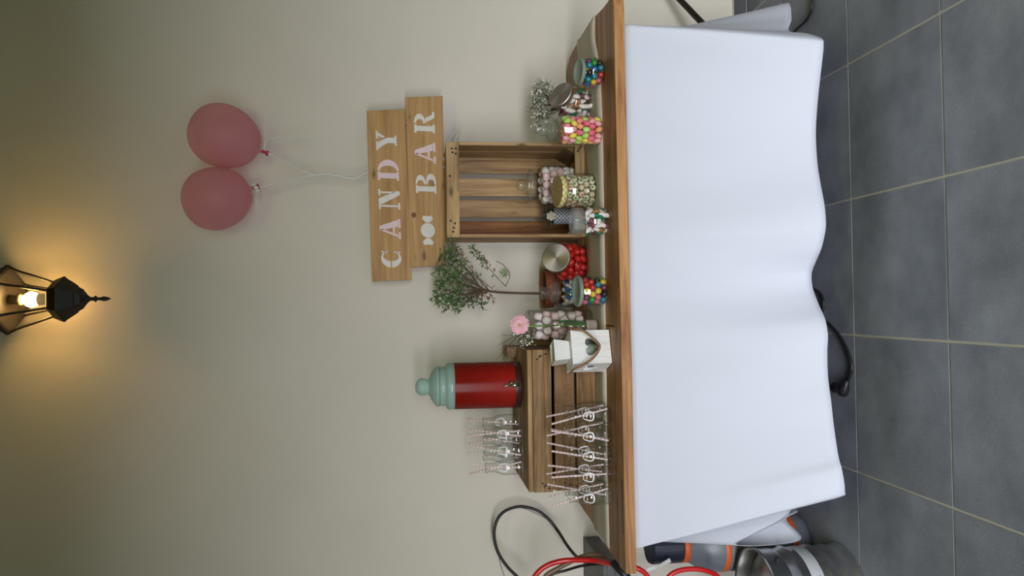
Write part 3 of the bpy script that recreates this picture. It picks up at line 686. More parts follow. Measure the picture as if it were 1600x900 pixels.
# D: gypsophila bouquet in a small hidden pot
def gyps(name, label, base_, centre, rad, nst, nfl, seed, flat=.5, pot=True):
    rnd = random.Random(seed); root = thing(name, label, 'flowers', base_)
    base0 = Vector((0, 0, .0)); c = Vector(centre)-Vector(base_); stems = MB(); fl = MB(); fl2 = MB()
    if pot: MB().lathe([(0, .001), (.028, .001), (.034, .01), (.036, .07), (.033, .075), (.031, .06), (0, .05)], 20).build('small_pot', GLASS, root, smooth=True)
    for i in range(nst):
        th = rnd.random()*6.283; ph = math.acos(rnd.uniform(-1, 1)); rr = rnd.uniform(.35, .8)
        q = c+Vector((rad[0]*rr*sin(ph)*cos(th), rad[1]*rr*sin(ph)*sin(th), rad[2]*rr*cos(ph)))
        st0 = (base0+Vector((0, 0, .06)) if pot else c-Vector((0, 0, rad[2])))
        stems.tube([st0, st0.lerp(q, .5)+Vector((rnd.gauss(0, .006), rnd.gauss(0, .006), .01)), q], .0008, 4)
        for j in range(nfl):
            d = Vector((rnd.gauss(0, 1), rnd.gauss(0, 1), rnd.gauss(0, 1))).normalized()*rnd.uniform(.012, .032)
            e = q+d; stems.tube([q, e], .00045, 3)
            big = rnd.random() < .16
            (fl if big else fl2).ball(e, .0037 if big else .0019, 6, 4)
    stems.build('stems', TWIG, root, weld=False); a = fl.build('blossoms', BUD, root, weld=False); b2 = fl2.build('buds', plain('grey_green_bud', (.55, .56, .47), .9), root, weld=False)
    for o in (a, b2): o['kind'] = 'stuff'
    return root
cD = pD(846, 161, 2.84)
gyps('gypsophila_bouquet', 'bouquet of tiny white flowers behind the slanted-lid liquorice jar', (cD.x-.01, 2.86, TT+.001), cD, (.115, .06, .055), 60, 16, 3)

# F: ribbed knob jar inside the crate
pF = Vector((P(880, 290, 1, 2.90).x, 2.895, TT+.014))
jn = 'the ribbed jar in the crate'
jf = jar('candy_jar', 'big ribbed glass jar of pink and white marshmallows inside the upright crate', pF,
   [(0, .001), (.060, .001), (.072, .008), (.076, .03), (.076, .11), (.070, .135), (.056, .150), (.046, .156), (.048, .162)], .076, GLASS, squash=lambda a: 1+.018*cos(18*a), n=108)
MB().lathe([(0, .160), (.046, .160), (.054, .166), (.058, .172), (.056, .178), (.058, .183), (.050, .188), (.020, .192), (.014, .196), (.013, .200), (.020, .206), (.0225, .215), (.019, .225), (.010, .231), (0, .232)], 36).build('lid', GLASSG, jf, smooth=True)
fill('marshmallow', ['white', 'palepink', 'white', 'palepink', 'white'], pF, lambda z: .073, .018, .13, .0155, .0265, jn, 'marshmallow', jit=.003)

# G: jar with chequered yellow cap and wrapped sweets
pG = V3(P(934, 295, 2, TT)); pG.y += .060
jg = jar('candy_jar', 'glass jar of wrapped round sweets with a yellow chequered cap', pG,
   [(0, .001), (.054, .001), (.061, .006), (.0635, .018), (.0635, .088), (.060, .100), (.053, .108), (.052, .116)], .063, GLASS)
m, n, l, b = mat('yellow_chequered'); tc = n.new('ShaderNodeTexCoord'); ck = n.new('ShaderNodeTexChecker'); ck.inputs['Scale'].default_value = 1
ck.inputs[1].default_value = (.55, .43, .05, 1); ck.inputs[2].default_value = (.72, .70, .52, 1)
sx = n.new('ShaderNodeSeparateXYZ'); l.new(tc.outputs['Object'], sx.inputs[0])
at = n.new('ShaderNodeMath'); at.operation = 'ARCTAN2'; l.new(sx.outputs[1], at.inputs[0]); l.new(sx.outputs[0], at.inputs[1])
mu = n.new('ShaderNodeMath'); mu.operation = 'MULTIPLY'; l.new(at.outputs[0], mu.inputs[0]); mu.inputs[1].default_value = 5.73
mz = n.new('ShaderNodeMath'); mz.operation = 'MULTIPLY'; l.new(sx.outputs[2], mz.inputs[0]); mz.inputs[1].default_value = 115
cb = n.new('ShaderNodeCombineXYZ'); l.new(mu.outputs[0], cb.inputs[0]); l.new(mz.outputs[0], cb.inputs[1]); cb.inputs[2].default_value = .5
l.new(cb.outputs[0], ck.inputs[0]); l.new(ck.outputs[0], b.inputs['Base Color']); b.inputs['Roughness'].default_value = .5; CHK = m
capM = Matrix.Rotation(radians(9), 4, 'X')
o = MB().lathe([(.056, -.004), (.058, -.006), (.0585, .012), (.056, .016)], 44).build('cap', CHK, jg, smooth=True, loc=(0, 0, .117)); o.rotation_euler = (radians(11), 0, 0)
o2 = MB().lathe([(.056, .016), (.050, .0165), (0, .0165)], 44).build('cap_top', plain('mustard_top', (.40, .31, .12), .4, vary=.25, vscale=90), jg, loc=(0, 0, .117)); o2.rotation_euler = (radians(11), 0, 0)
WR = glass('wrapper_film', (.93, .86, .80), (.7, .6, .5), body=.12, bodycol=(.75, .6, .5), rough=.08)
def wrapped(cen, ringc, nm):
    mb = MB()
    mb.lathe([(0, -.005), (.0085, -.005), (.0105, -.003), (.0105, .003), (.0085, .005), (.0045, .0056)], 14, 0)
    mb.lathe([(.0045, .0056), (0, .0058)], 14, 1)
    mb.lathe([(0, -.0052), (.005, -.0052)], 14, 1)
    for s in (1, -1):
        mb.add([(s*.010, 0, 0), (s*.021, .007, .003), (s*.022, .003, -.003), (s*.021, -.003, .003), (s*.020, -.007, -.002)], [(0, 1, 2), (0, 2, 3), (0, 3, 4)], 2)
    o = mb.build(nm, [plain(nm+'_sugar', ringc, .4, coat=.4), plain(nm+'_core', cen, .4), WR], smooth=False); me = o.data; C.objects.unlink(o); bpy.data.objects.remove(o); return me
WM = [('green-centred', wrapped((.10, .30, .03), (.66, .64, .46), 'wrapped_mint')), ('orange-centred', wrapped((.45, .12, .03), (.62, .50, .36), 'wrapped_fruit_sweet')), ('cream-centred', wrapped((.70, .64, .45), (.52, .42, .26), 'wrapped_cream_sweet'))]
z = .014; k = 0
while z < .108:
    for rr, n_ in ((.049, 13), (.027, 6)):
        if z > .095: rr *= .9
        for a in range(n_):
            t = 2*pi*(a+.5*(k % 2))/n_; nm, me = random.choice(WM+[WM[0]])
            o = bpy.data.objects.new('wrapped_sweet', me); C.objects.link(o)
            o.location = pG+Vector((rr*cos(t), rr*sin(t), z+random.uniform(-.002, .002)))
            Mr = Matrix.Rotation(t, 4, 'Z') @ Matrix.Rotation(radians(90)+random.gauss(0, .4), 4, 'Y') @ Matrix.Rotation(random.random()*6, 4, 'Z')
            o.rotation_euler = Mr.to_euler()
            tag(o, nm+' wrapped sweet, '+place(o.location-pG, z/.11)+', in the yellow-capped jar', 'sweet', nm+' wrapped sweets in the yellow-capped jar')
    z += .020; k += 1

# H: small jar with thick octagonal glass lid
pH = V3(P(952, 343, 2, TT)); pH.y += .047
jn = 'the small octagonal-lid jar'
jh = jar('candy_jar', 'small glass jar of striped liquorice sweets with a thick octagonal glass lid', pH,
   [(0, .001), (.036, .001), (.044, .006), (.0465, .018), (.0465, .055), (.042, .064), (.038, .068), (.038, .074)], .046, GLASS)
oc = MB(); oc.lathe([(.034, .070), (.036, .074), (.043, .078), (.046, .100), (.045, .112), (.040, .118), (.036, .112), (.038, .100), (.034, .084), (0, .082)], 8); oc.build('lid', glass('thick_clear', (.90, .90, .90), (.55, .55, .55), body=.16, bodycol=(.7, .7, .7)), jh, bevel=.002)
fill('liquorice_sweet', ['jade', 'maroon', 'white', 'brown', 'maroon'], pH, lambda z: .0475, .011, .062, .0145, .0155, jn, 'liquorice sweet')

# K: knob jar of liquorice behind
pK = V3(P(915, 457, 2, TT)); pK.y += .05
jn = 'the knobbed jar by the terracotta pot'
jk = jar('candy_jar', 'glass jar with a round glass knob holding blue and white sweets, behind the gumball jar', pK,
   [(0, .001), (.040, .001), (.050, .010), (.054, .03), (.055, .055), (.050, .075), (.041, .086), (.037, .090), (.037, .094)], .055, GLASS)
MB().lathe([(0, .092), (.037, .092), (.045, .097), (.046, .102), (.042, .106), (.044, .111), (.036, .120), (.024, .126), (.015, .130), (.014, .136), (.022, .142), (.026, .150), (.024, .158), (.014, .163), (0, .163)], 36).build('lid', GLASSG, jk, smooth=True)
fill('liquorice_sweet', ['teal', 'white', 'blue', 'white'], pK, lambda z: .054, .012, .075, .016, .0165, jn, 'liquorice sweet')

# L: front gumball jar
pL = V3(P(952, 454, 2, TT)); pL.y += .049
jn = 'the flat-lid front gumball jar'
jl = jar('candy_jar', 'short glass jar of colourful gumballs with a flat frosted lid, at the front middle', pL,
   [(0, .001), (.040, .001), (.046, .006), (.048, .016), (.047, .070), (.044, .080), (.044, .086)], .048, GLASS)
lid_disc(.053, .010, jl, FROST, (0, 0, .090), radians(4))
fill('mini_gumball', ['red', 'blue', 'teal', 'green', 'yellow', 'pink', 'yellow', 'black', 'teal', 'purple', 'red'], pL, lambda z: .0475, .0125, .074, .0109, .0195, jn, 'gumball')

# I: zigzag pot with spiky dark plant
pI = Vector((P(880, 338, 1, 2.88).x, 2.875, TT+.014))
zi = thing('zigzag_pot', 'dark cylindrical pot with white zigzag lines, holding a black spiky plant', 'pot', pI)
m, n, l, b = mat('zigzag'); tc = n.new('ShaderNodeTexCoord'); sx = n.new('ShaderNodeSeparateXYZ'); l.new(tc.outputs['Object'], sx.inputs[0])
def mth(op, a, b_=None, c=None):
    q = n.new('ShaderNodeMath'); q.operation = op
    for i, v in enumerate((a, b_, c)):
        if v is None: continue
        if isinstance(v, (int, float)): q.inputs[i].default_value = v
        else: l.new(v, q.inputs[i])
    return q.outputs[0]
ang = mth('ARCTAN2', sx.outputs[1], sx.outputs[0]); zig = mth('PINGPONG', mth('MULTIPLY', ang, 2.07), .5)
v_ = mth('FRACT', mth('ADD', mth('MULTIPLY', sx.outputs[2], 72), mth('MULTIPLY', zig, 1.9))); msk = mth('GREATER_THAN', v_, .52)
mx = n.new('ShaderNodeMixRGB'); l.new(msk, mx.inputs[0]); mx.inputs[1].default_value = (.02, .022, .032, 1); mx.inputs[2].default_value = (.55, .58, .65, 1)
l.new(mx.outputs[0], b.inputs['Base Color'])
MB().lathe([(0, .0), (.028, 0), (.030, .004), (.031, .094), (.029, .098), (.027, .09), (0, .088)], 36).build('pot_body', m, zi, smooth=True)
sp = MB(); rnd = random.Random(5)
for k in range(110):
    th = rnd.random()*6.283; el = rnd.uniform(.1, 1.5); d = Vector((cos(th)*cos(el), sin(th)*cos(el), sin(el)))
    b0 = Vector((d.x*.008, d.y*.008, .092)); L = rnd.uniform(.035, .068); m1 = b0+d*L*.6+Vector((0, 0, .004)); e = b0+d*L+Vector((0, 0, -.003))
    sp.tube([b0, m1, e], [.0014, .0011, .0002], 4)
o = sp.build('spiky_leaves', plain('black_leaf', (.02, .026, .026), .6), zi, weld=False); o['kind'] = 'stuff'
pt = MB()
for ring_, (n_, rr, zz, tl) in enumerate(((6, .011, 0, 1.1), (5, .007, .003, .6), (3, .003, .005, .2))):
    for k in range(n_):
        a = 2*pi*k/n_+ring_*.4; pt.ball((-.002+rr*cos(a), -.024+rr*.5*sin(a)-.004, .108+rr*sin(a)), .0085, 8, 6, sc=(1, .6, 1))
pt.build('white_flower', plain('cream_petals', (.52, .48, .38), .8), zi, smooth=True)

# M: terracotta pot and little olive tree
pM_ = Vector((P(880, 451, 1, 3.02).x, 3.02, TT+.001))
tr = thing('potted_tree', 'small leafy olive-like tree with a thin trunk in a terracotta pot', 'potted tree', pM_)
poto = MB().lathe([(0, 0), (.052, 0), (.062, .085), (.074, .088), (.078, .125), (.074, .127), (.070, .112), (0, .108)], 40).build('pot', TERRA, tr, smooth=False, bevel=.001)
MB().lathe([(0, .112), (.070, .112)], 24).build('soil', plain('soil', (.05, .03, .02), .95), poto, weld=False)
def tl(px, py, D=2.98): q = pD(px, py, D); return q-pM_
tk = MB(); tk.tube(crom([tl(870, 459), tl(840, 458.5), tl(810, 458), tl(785, 457), tl(765, 455), tl(752, 452)], 4), [.0052]*6+[.0048]*10+[.0045]*5, 8)
tk.build('trunk', TRUNK, tr, smooth=True)
br = MB(); leaves = MB(); dry = MB(); rnd = random.Random(11)
def leafadd(mb, p, d, L, wd):
    d = d.normalized(); s = d.cross(Vector((rnd.gauss(0, 1), rnd.gauss(0, 1), rnd.gauss(0, 1)))).normalized(); nn = d.cross(s)
    a = p; m1 = p+d*L*.45+s*wd+nn*.0012; m2 = p+d*L*.45-s*wd+nn*.0012; mid = p+d*L*.5-nn*.0008; e = p+d*L-nn*.002
    mb.add([a, m1, mid, m2, e], [(0, 1, 2), (0, 2, 3), (1, 4, 2), (2, 4, 3)])
def D_(): return 2.945+rnd.uniform(-.04, .035)
start = [(752, 452), (765, 455), (758, 453)]
ends = [(686, 450), (688, 437), (692, 420), (695, 405), (700, 396), (708, 398), (688, 470), (700, 478), (705, 468), (712, 440), (715, 425), (722, 415), (712, 460), (727, 443), (730, 470), (735, 478), (752, 480), (700, 430), (695, 460), (718, 476)]
for i, e in enumerate(ends):
    s0 = tl(*random.choice(start)); e0 = tl(e[0], e[1], D_()); md = s0.lerp(e0, .5)+Vector((rnd.gauss(0, .012), rnd.gauss(0, .01), -.005))
    pts = crom([s0, md, e0], 6); br.tube(pts, [.0026]*5+[.0018]*(len(pts)-5), 5)
    for q in (4, 6, 8, 10):
        if q < len(pts): br.tube([pts[q], pts[q]+Vector((rnd.gauss(0, .022), rnd.gauss(0, .012), rnd.uniform(-.01, .035)))], .0010, 4)
    for q in range(3, len(pts)):
        for z in range(3):
            d = Vector((rnd.gauss(0, 1), rnd.gauss(0, 1), rnd.gauss(.5, 1)))
            if q >= 9: leafadd(leaves, pts[q]+d*.005, d, rnd.uniform(.018, .030), rnd.uniform(.0035, .0055))
            elif z < 1: leafadd(dry if rnd.random() < .6 else leaves, pts[q], d, rnd.uniform(.010, .018), .0025)
    for z in range(20):
        d = Vector((rnd.gauss(0, 1), rnd.gauss(0, 1), rnd.gauss(.2, 1))); p0 = e0+Vector((rnd.gauss(0, .016), rnd.gauss(0, .014), rnd.gauss(0, .014)))
        if e[0] < 722: leafadd(leaves, p0, d, rnd.uniform(.018, .030), rnd.uniform(.0038, .0056))
# the two upper-right long branches
for pts_ in ([(770, 452), (755, 440), (742, 428), (728, 412), (720, 400), (712, 388), (705, 378)], [(790, 447), (778, 435), (765, 420), (755, 408), (745, 397), (738, 387)], [(790, 447), (797, 430), (790, 418), (784, 412), (775, 408)]):
    pp = crom([tl(*q, 2.93-.17*min(1, iq/2)) for iq, q in enumerate(pts_)], 4); br.tube(pp, .0013, 5)
    for q in range(len(pp)):
        k_ = 6 if pts_[-1][0] < 760 and q > len(pp)*.45 else (2 if pts_[-1][0] < 760 and q > 5 else 0)
        for z in range(k_):
            d = Vector((rnd.gauss(0, 1), rnd.gauss(0, 1), rnd.gauss(0, .8))); leafadd(leaves if rnd.random() < .75 else dry, pp[q]+d*.003, d, rnd.uniform(.014, .024), .0032)
for z in range(9):
    a = z*.7; leafadd(leaves, tl(788, 426, 2.77), Vector((cos(a), .2, sin(a))), .024, .0038)
for z in range(24):
    d = Vector((rnd.gauss(0, 1), rnd.gauss(0, 1), rnd.gauss(-.4, .7))); leafadd(dry, tl(rnd.uniform(752, 775), rnd.uniform(448, 472), D_()), d, .024, .0032)
br.build('branches', TRUNK, tr, smooth=True, weld=False)
o = leaves.build('leaves', GREEN, tr, weld=False); o['kind'] = 'stuff'
o = dry.build('dry_leaves', DGREEN, tr, weld=False); o['kind'] = 'stuff'; o['label'] = 'dry brown leaves'

# vase with marshmallows and the gerbera
pV = V3(P(929, 508, 2, TT)); pV.y = 2.735; pV.x = P(880, 508, 1, 2.735).x
vz = P(824, 508, 1, 2.735).z-pV.z
jv = thing('glass_vase', 'tall straight glass vase filled with pink and white marshmallows', 'vase', pV)
MB().lathe([(0, .001), (.050, .001), (.055, .005), (.0565, .014), (.0565, vz-.003), (.0545, vz), (.0530, vz-.004)], 40).build('glass_body', GLASS, jv, smooth=True)
fill('marshmallow', ['white', 'palepink', 'palepink', 'white'], pV, lambda z: .0555, .05, vz-.02, .0168, .029, 'the tall straight vase', 'marshmallow', jit=.005)
pT = V3(P(937, 509, 2, TT)); pT.y = 2.625; pT.x = P(900, 510, 1, 2.625).x
gv = thing('gerbera_vase', 'slim glass tube vase with a lace band holding one pink gerbera', 'vase', pT)
MB().lathe([(0, .001), (.018, .001), (.021, .005), (.021, .125), (.020, .127)], 28).build('glass_body', GLASS, gv, smooth=True)
MB().lathe([(.0215, .008), (.0225, .010), (.0225, .044), (.0215, .046)], 28).build('lace_band', plain('lace', (.52, .45, .38), .9, bump=1, bscale=500, vary=.3, vscale=300), gv, smooth=True)
g0 = pD(812, 508, 2.60)-pT
MB().tube(crom([(0.002, 0, .006), (.004, -.002, .08), (g0.x-.004, g0.y+.012, g0.z-.05), (g0.x, g0.y+.010, g0.z-.004)], 6), .0030, 8).build('stem', STEM, gv, smooth=True)
lf = MB()
vs = []; fs = []
for k in range(10):
    t = k/9; q = Vector((.010+.012*t, -.006, .02+.14*t)); wd = .012*sin(pi*min(1, t*1.05))+.001
    vs += [q+Vector((-wd*.6, .002, 0)), q+Vector((wd*.5, -.001, 0))]
for k in range(9): fs.append((2*k, 2*k+1, 2*k+3, 2*k+2))
lf.add(vs, fs); lf.build('long_leaf', plain('dark_leaf', (.05, .12, .04), .5), gv, weld=False)
ft_ = Matrix.Translation(g0) @ Matrix.Rotation(radians(78), 4, 'X') @ Matrix.Rotation(radians(6), 4, 'Y')
pe = MB()
for rg, (n_, L, z0, cup) in enumerate(((22, .035, 0, .004), (20, .031, .002, .006), (16, .022, .004, .008))):
    for k in range(n_):
        a = 2*pi*k/n_+rg*.15+rnd.uniform(-.04, .04); L2 = L*rnd.uniform(.93, 1.05)
        d = Vector((cos(a), sin(a), 0)); s = Vector((-sin(a), cos(a), 0)); vs = []
        for t, wd in ((.15, .0012), (.45, .0028), (.75, .0034), (.93, .0026), (1, .0008)):
            c = d*L2*t+Vector((0, 0, z0+cup*sin(t*2))); vs += [ft_@(c-s*wd), ft_@(c+Vector((0, 0, .0008))), ft_@(c+s*wd)]
        fs = []
        for q in range(4): fs += [(3*q, 3*q+1, 3*q+4, 3*q+3), (3*q+1, 3*q+2, 3*q+5, 3*q+4)]
        pe.add(vs, fs)
pe.build('petals', PINKP, gv, weld=False)
MB().ball(ft_@Vector((0, 0, .006)), .0065, 12, 8, sc=(1, .6, 1)).build('flower_centre', plain('yellow_centre', (.62, .38, .14), .9, bump=1, bscale=800), gv, smooth=True)
cG = pD(818, 528, 2.64)
gyps('gypsophila_sprig', 'small sprig of tiny white flowers beside the pink gerbera', (pT.x+.0, pT.y, TT+.10), cG, (.035, .03, .035), 16, 8, 8, pot=False)
gb = MB()
for pts in ([(835, 515, 2.62), (805, 530, 2.64), (785, 552, 2.66), (775, 562, 2.66)], [(835, 515, 2.62), (800, 528, 2.64), (778, 540, 2.66)], [(830, 512, 2.62), (810, 524, 2.64), (782, 523, 2.66)], [(835, 515, 2.62), (815, 530, 2.64), (797, 548, 2.66), (786, 562, 2.66)], [(850, 512, 2.6), (868, 508, 2.6), (880, 503, 2.58), (895, 500, 2.58)]):
    pp = crom([pD(*q) for q in pts], 6); gb.tube(pp, [.0016*(1-.8*i/len(pp))+.0002 for i in range(len(pp))], 5)
o = gb.build('grass_blades', plain('dark_grass', (.06, .075, .05), .7), weld=False); tag(o, 'thin dark grass blades fanning out left of the pink gerbera', 'grass'); 

# white box lantern with hearts
lb = Vector((P(957.6, 567, 2, TT).x, 2.440, TT+.0015)); aR = P(952, 517, 2, TT)
ang = atan2(aR.y-lb.y, aR.x-lb.x); Wd = .113; Hd = .124; Dd = .112
wl = thing('white_box_lantern', 'white wooden box lantern with heart cut-outs and a jute rope handle', 'lantern', lb, ang)
def heart(cx, cz, s, n_=28):
    out = []
    for k in range(n_):
        t = 2*pi*k/n_; x = 16*sin(t)**3; y = 13*cos(t)-5*cos(2*t)-2*cos(3*t)-cos(4*t); out.append((cx+x*s/17, cz+y*s/17))
    return out
def panel(width, height, fn, name='side_panel'):
    """board with a heart hole; fn maps (u, v, depth) to local xyz"""
    bm = bmesh.new()
    outer = [(0, 0), (width, 0), (width, height), (0, height)]; inner = heart(width*.5, height*.50, .032)
    ov = [bm.verts.new((*p, 0)) for p in outer]; iv = [bm.verts.new((*p, 0)) for p in inner]
    es = [bm.edges.new((ov[i], ov[(i+1) % 4])) for i in range(4)]+[bm.edges.new((iv[i], iv[(i+1) % len(iv)])) for i in range(len(iv))]
    bmesh.ops.triangle_fill(bm, use_beauty=True, edges=es)
    cen_ = Vector((width*.5, height*.5, 0))
    ex = bmesh.ops.extrude_face_region(bm, geom=list(bm.faces)); 
    for v in ex['geom']:
        if isinstance(v, bmesh.types.BMVert): v.co.z = .007
    for v in bm.verts: v.co = Vector(fn(*v.co))
    bmesh.ops.recalc_face_normals(bm, faces=bm.faces)
    me = bpy.data.meshes.new(name); bm.to_mesh(me); bm.free(); me.materials.append(WHITEW)
    o = bpy.data.objects.new(name, me); C.objects.link(o); o.parent = wl; return o
panel(Wd, Hd, lambda u, v, d: (u, d, v)); panel(Wd, Hd, lambda u, v, d: (u, Dd-d, v))
panel(Dd-.0144, Hd, lambda u, v, d: (d, u+.0072, v)); panel(Dd-.0144, Hd, lambda u, v, d: (Wd-d, u+.0072, v))
MB().box((.0073, .0073, 0), (Wd-.0073, Dd-.0073, .006)).build('base', WHITEW, wl)
for k in range(1, 5): MB().box((Wd*k/5-.0003, -.0004, .001), (Wd*k/5+.0003, -.00005, Hd*.30)).build('board_groove', plain('pale_groove', (.55, .55, .54), .7), wl)
# slightly bent top plate and a square flared tin standing through it
MB().box((-.002, -.002, Hd+.0003), (Wd+.002, Dd+.002, Hd+.006)).build('top_plate', WHITEW, wl, bevel=.001)
tn = thing('white_candle_cup', 'flared square white cup standing on top of the heart lantern', 'cup', lb+Vector((cos(ang)*Wd*.48-sin(ang)*Dd*.5, sin(ang)*Wd*.48+cos(ang)*Dd*.5, Hd+.0065)), ang)
q = Matrix.Rotation(radians(45), 4, 'Z')
MB().lathe([(0, .0), (.040, 0), (.043, .003), (.051, .050), (.052, .054), (.049, .053), (.041, .006), (0, .004)], 4, M=q).build('cup_body', WHITEG, tn, bevel=.003)
MB().lathe([(0, .001), (.026, .001), (.026, .10), (.022, .102), (0, .10)], 24, M=Matrix.Translation((Wd*.5, Dd*.5, .006))).build('candle', plain('grey_green_candle', (.36, .42, .34), .4), wl, smooth=True)
iv = wl.matrix_basis.inverted() if False else (Matrix.Translation(lb) @ Matrix.Rotation(ang, 4, 'Z')).inverted()
rp = [(892, 583, 2.47), (896, 577, 2.44), (912, 570, 2.42), (928, 558, 2.415), (937, 541, 2.415), (926, 528, 2.425), (912, 517, 2.44), (900, 515, 2.455), (893, 514, 2.475)]
pts = crom([iv@pD(*q_) for q_ in rp], 6)
MB().tube(pts, .0042, 8).build('rope_handle', ROPE, wl, smooth=True)
ey = MB()
for q_ in (rp[0], rp[-1]): ey.ball(iv@pD(*q_), .006, 8, 6)
ey.build('rope_knot', ROPE, wl)

# drink dispenser
pDp = Vector((P(800, 600.5, 1, 2.875).x, 2.868, TT+CZ+.001))
dd = thing('drink_dispenser', 'glass drink dispenser of red juice with a ball-topped teal glass lid', 'dispenser', pDp)
def dz_(px): return P(px, 600, 1, 2.80).z-P(818, 600, 1, 2.80).z
R_ = .0855
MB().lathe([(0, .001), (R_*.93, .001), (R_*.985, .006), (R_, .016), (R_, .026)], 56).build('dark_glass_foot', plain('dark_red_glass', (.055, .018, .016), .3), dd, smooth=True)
MB().lathe([(R_, .026), (R_, .247), (0, .247)], 56).build('red_juice', RED, dd, smooth=True)
MB().lathe([(R_*1.008, .0), (R_*1.012, .246)], 56).build('glass_wall', glass('dispenser_glass', refl=.08, rough=.2, base=.01), dd, smooth=True)
MB().lathe([(R_*1.0, .2475), (R_*1.012, .250), (R_*1.0, .270), (R_*.96, .276), (R_*.86, .279), (R_*.84, .284), (R_*.84, .298), (R_*.86, .301)], 56).build('glass_shoulder', TEAL, dd, smooth=True)
MB().lathe([(0, .298), (R_*.80, .300), (R_*.86, .304), (R_*.88, .309), (R_*.84, .315), (R_*.55, .333), (R_*.40, .338), (R_*.33, .343), (R_*.31, .348), (R_*.36, .354), (R_*.375, .362), (R_*.36, .374), (R_*.28, .384), (R_*.14, .390), (0, .391)], 48).build('lid', TEAL, dd, smooth=True)
tp = P(801, 602, 1, 2.785)-pDp; ta = MB(); ty = -R_
tx = tp.x+.004
MB().lathe([(0, 0), (.0095, 0), (.0105, .002), (.0105, .004), (0, .005)], 20, M=Matrix.Translation((tx+.003, ty-.0005, tp.z+.002)) @ Matrix.Rotation(radians(90), 4, 'X')).build('tap_washer', CHROME, dd, smooth=True)
sp = dd
tp_ = MB().tube([(tx, ty-.001, tp.z+.002), (tx-.001, ty-.022, tp.z+.002)], .0055, 12); tp_.tube([(tx-.001, ty-.022, tp.z+.016), (tx-.001, ty-.022, tp.z-.006), (tx+.001, ty-.023, tp.z-.022)], [.0065, .0075, .0055], 12)
tapo = tp_.build('tap', CHROME, dd, smooth=True)
MB().tube([(tx-.001, ty-.022, tp.z+.016), (tx-.002, ty-.024, tp.z+.028), (tx-.003, ty-.033, tp.z+.034)], [.003, .003, .004], 8).build('tap_lever', CHROME, tapo, smooth=True)

# milk bottles with straws
BG = glass('bottle_glass', (.955, .965, .96), (.42, .46, .44), refl=.95)
LBL = plain('white_print', (.86, .88, .90), .5)
m, n, l, b = mat('striped_straw'); tc = n.new('ShaderNodeTexCoord'); sx = n.new('ShaderNodeSeparateXYZ'); l.new(tc.outputs['Object'], sx.inputs[0])
aa = mth('ARCTAN2', sx.outputs[1], sx.outputs[0]); ff = mth('FRACT', mth('ADD', mth('MULTIPLY', aa, .159), mth('MULTIPLY', sx.outputs[2], 75))); mk = mth('GREATER_THAN', ff, .5)
mx = n.new('ShaderNodeMixRGB'); l.new(mk, mx.inputs[0]); mx.inputs[1].default_value = (.86, .83, .82, 1); mx.inputs[2].default_value = (.82, .50, .54, 1); l.new(mx.outputs[0], b.inputs['Base Color']); STRAW = m
def make_bottle(lab):
    root = thing('milk_bottle', lab, 'bottle', (0, 0, 0), 0, 'milk bottles with straws')
    s = 1.0
    MB().lathe([(0, .004), (.020, .0015), (.026, .001), (.0285, .006), (.0288, .018), (.0280, .022), (.0288, .028), (.0285, .068), (.026, .080), (.020, .098), (.0168, .106), (.0165, .112), (.0185, .114), (.0165, .118), (.0165, .130), (.0190, .132), (.0190, .139), (.0165, .141), (.0150, .138)], 32).build('glass_body', BG, root, smooth=True)
    # printed label: a white rounded frame on the shoulder
    mb = MB()
    def srf(u, v):  # u across (m), v height
        r_ = .0288 if v < .068 else .0288-(v-.068)*.23 if v < .08 else .026-(v-.080)*.34
        a = -pi/2+u/.027; return Vector(((r_+.0004)*cos(a), (r_+.0004)*sin(a), v))
    def strip(pts, wd):
        vs = []; fs = []
        for i, (u, v) in enumerate(pts):
            d = Vector((pts[min(i+1, len(pts)-1)][0]-pts[max(i-1, 0)][0], pts[min(i+1, len(pts)-1)][1]-pts[max(i-1, 0)][1])).normalized()
            vs += [srf(u-d.y*wd, v+d.x*wd), srf(u+d.y*wd, v-d.x*wd)]
        for i in range(len(pts)-1): fs.append((2*i, 2*i+1, 2*i+3, 2*i+2))
        mb.add(vs, fs)
    strip([(-.011, .091)]+[(-.013, .083), (-.0145, .072), (-.012, .064), (-.005, .0615), (.005, .0615), (.012, .064), (.0145, .072), (.013, .083), (.011, .091)], .0024)
    strip([(-.010, .093), (-.003, .094), (.003, .094), (.010, .093)], .0012)
    strip([(-.006, .084), (-.002, .083), (.006, .084)], .0010)
    o = mb.build('printed_label', LBL, root, weld=False)
    return root
bproto = None
smesh = None
def straw(p, ang_x, ang_y, lab, L=.197):
    global smesh
    if smesh is None:
        o = MB().lathe([(.0033, 0), (.0033, L), (.0026, L), (.0026, 0)], 10).build('straw', STRAW, smooth=True); smesh = o.data; C.objects.unlink(o); bpy.data.objects.remove(o)
    o = bpy.data.objects.new('straw', smesh); C.objects.link(o); o.location = p; o.rotation_euler = (ang_x, ang_y, 0)
    tag(o, lab, 'straw', 'striped paper straws'); return o
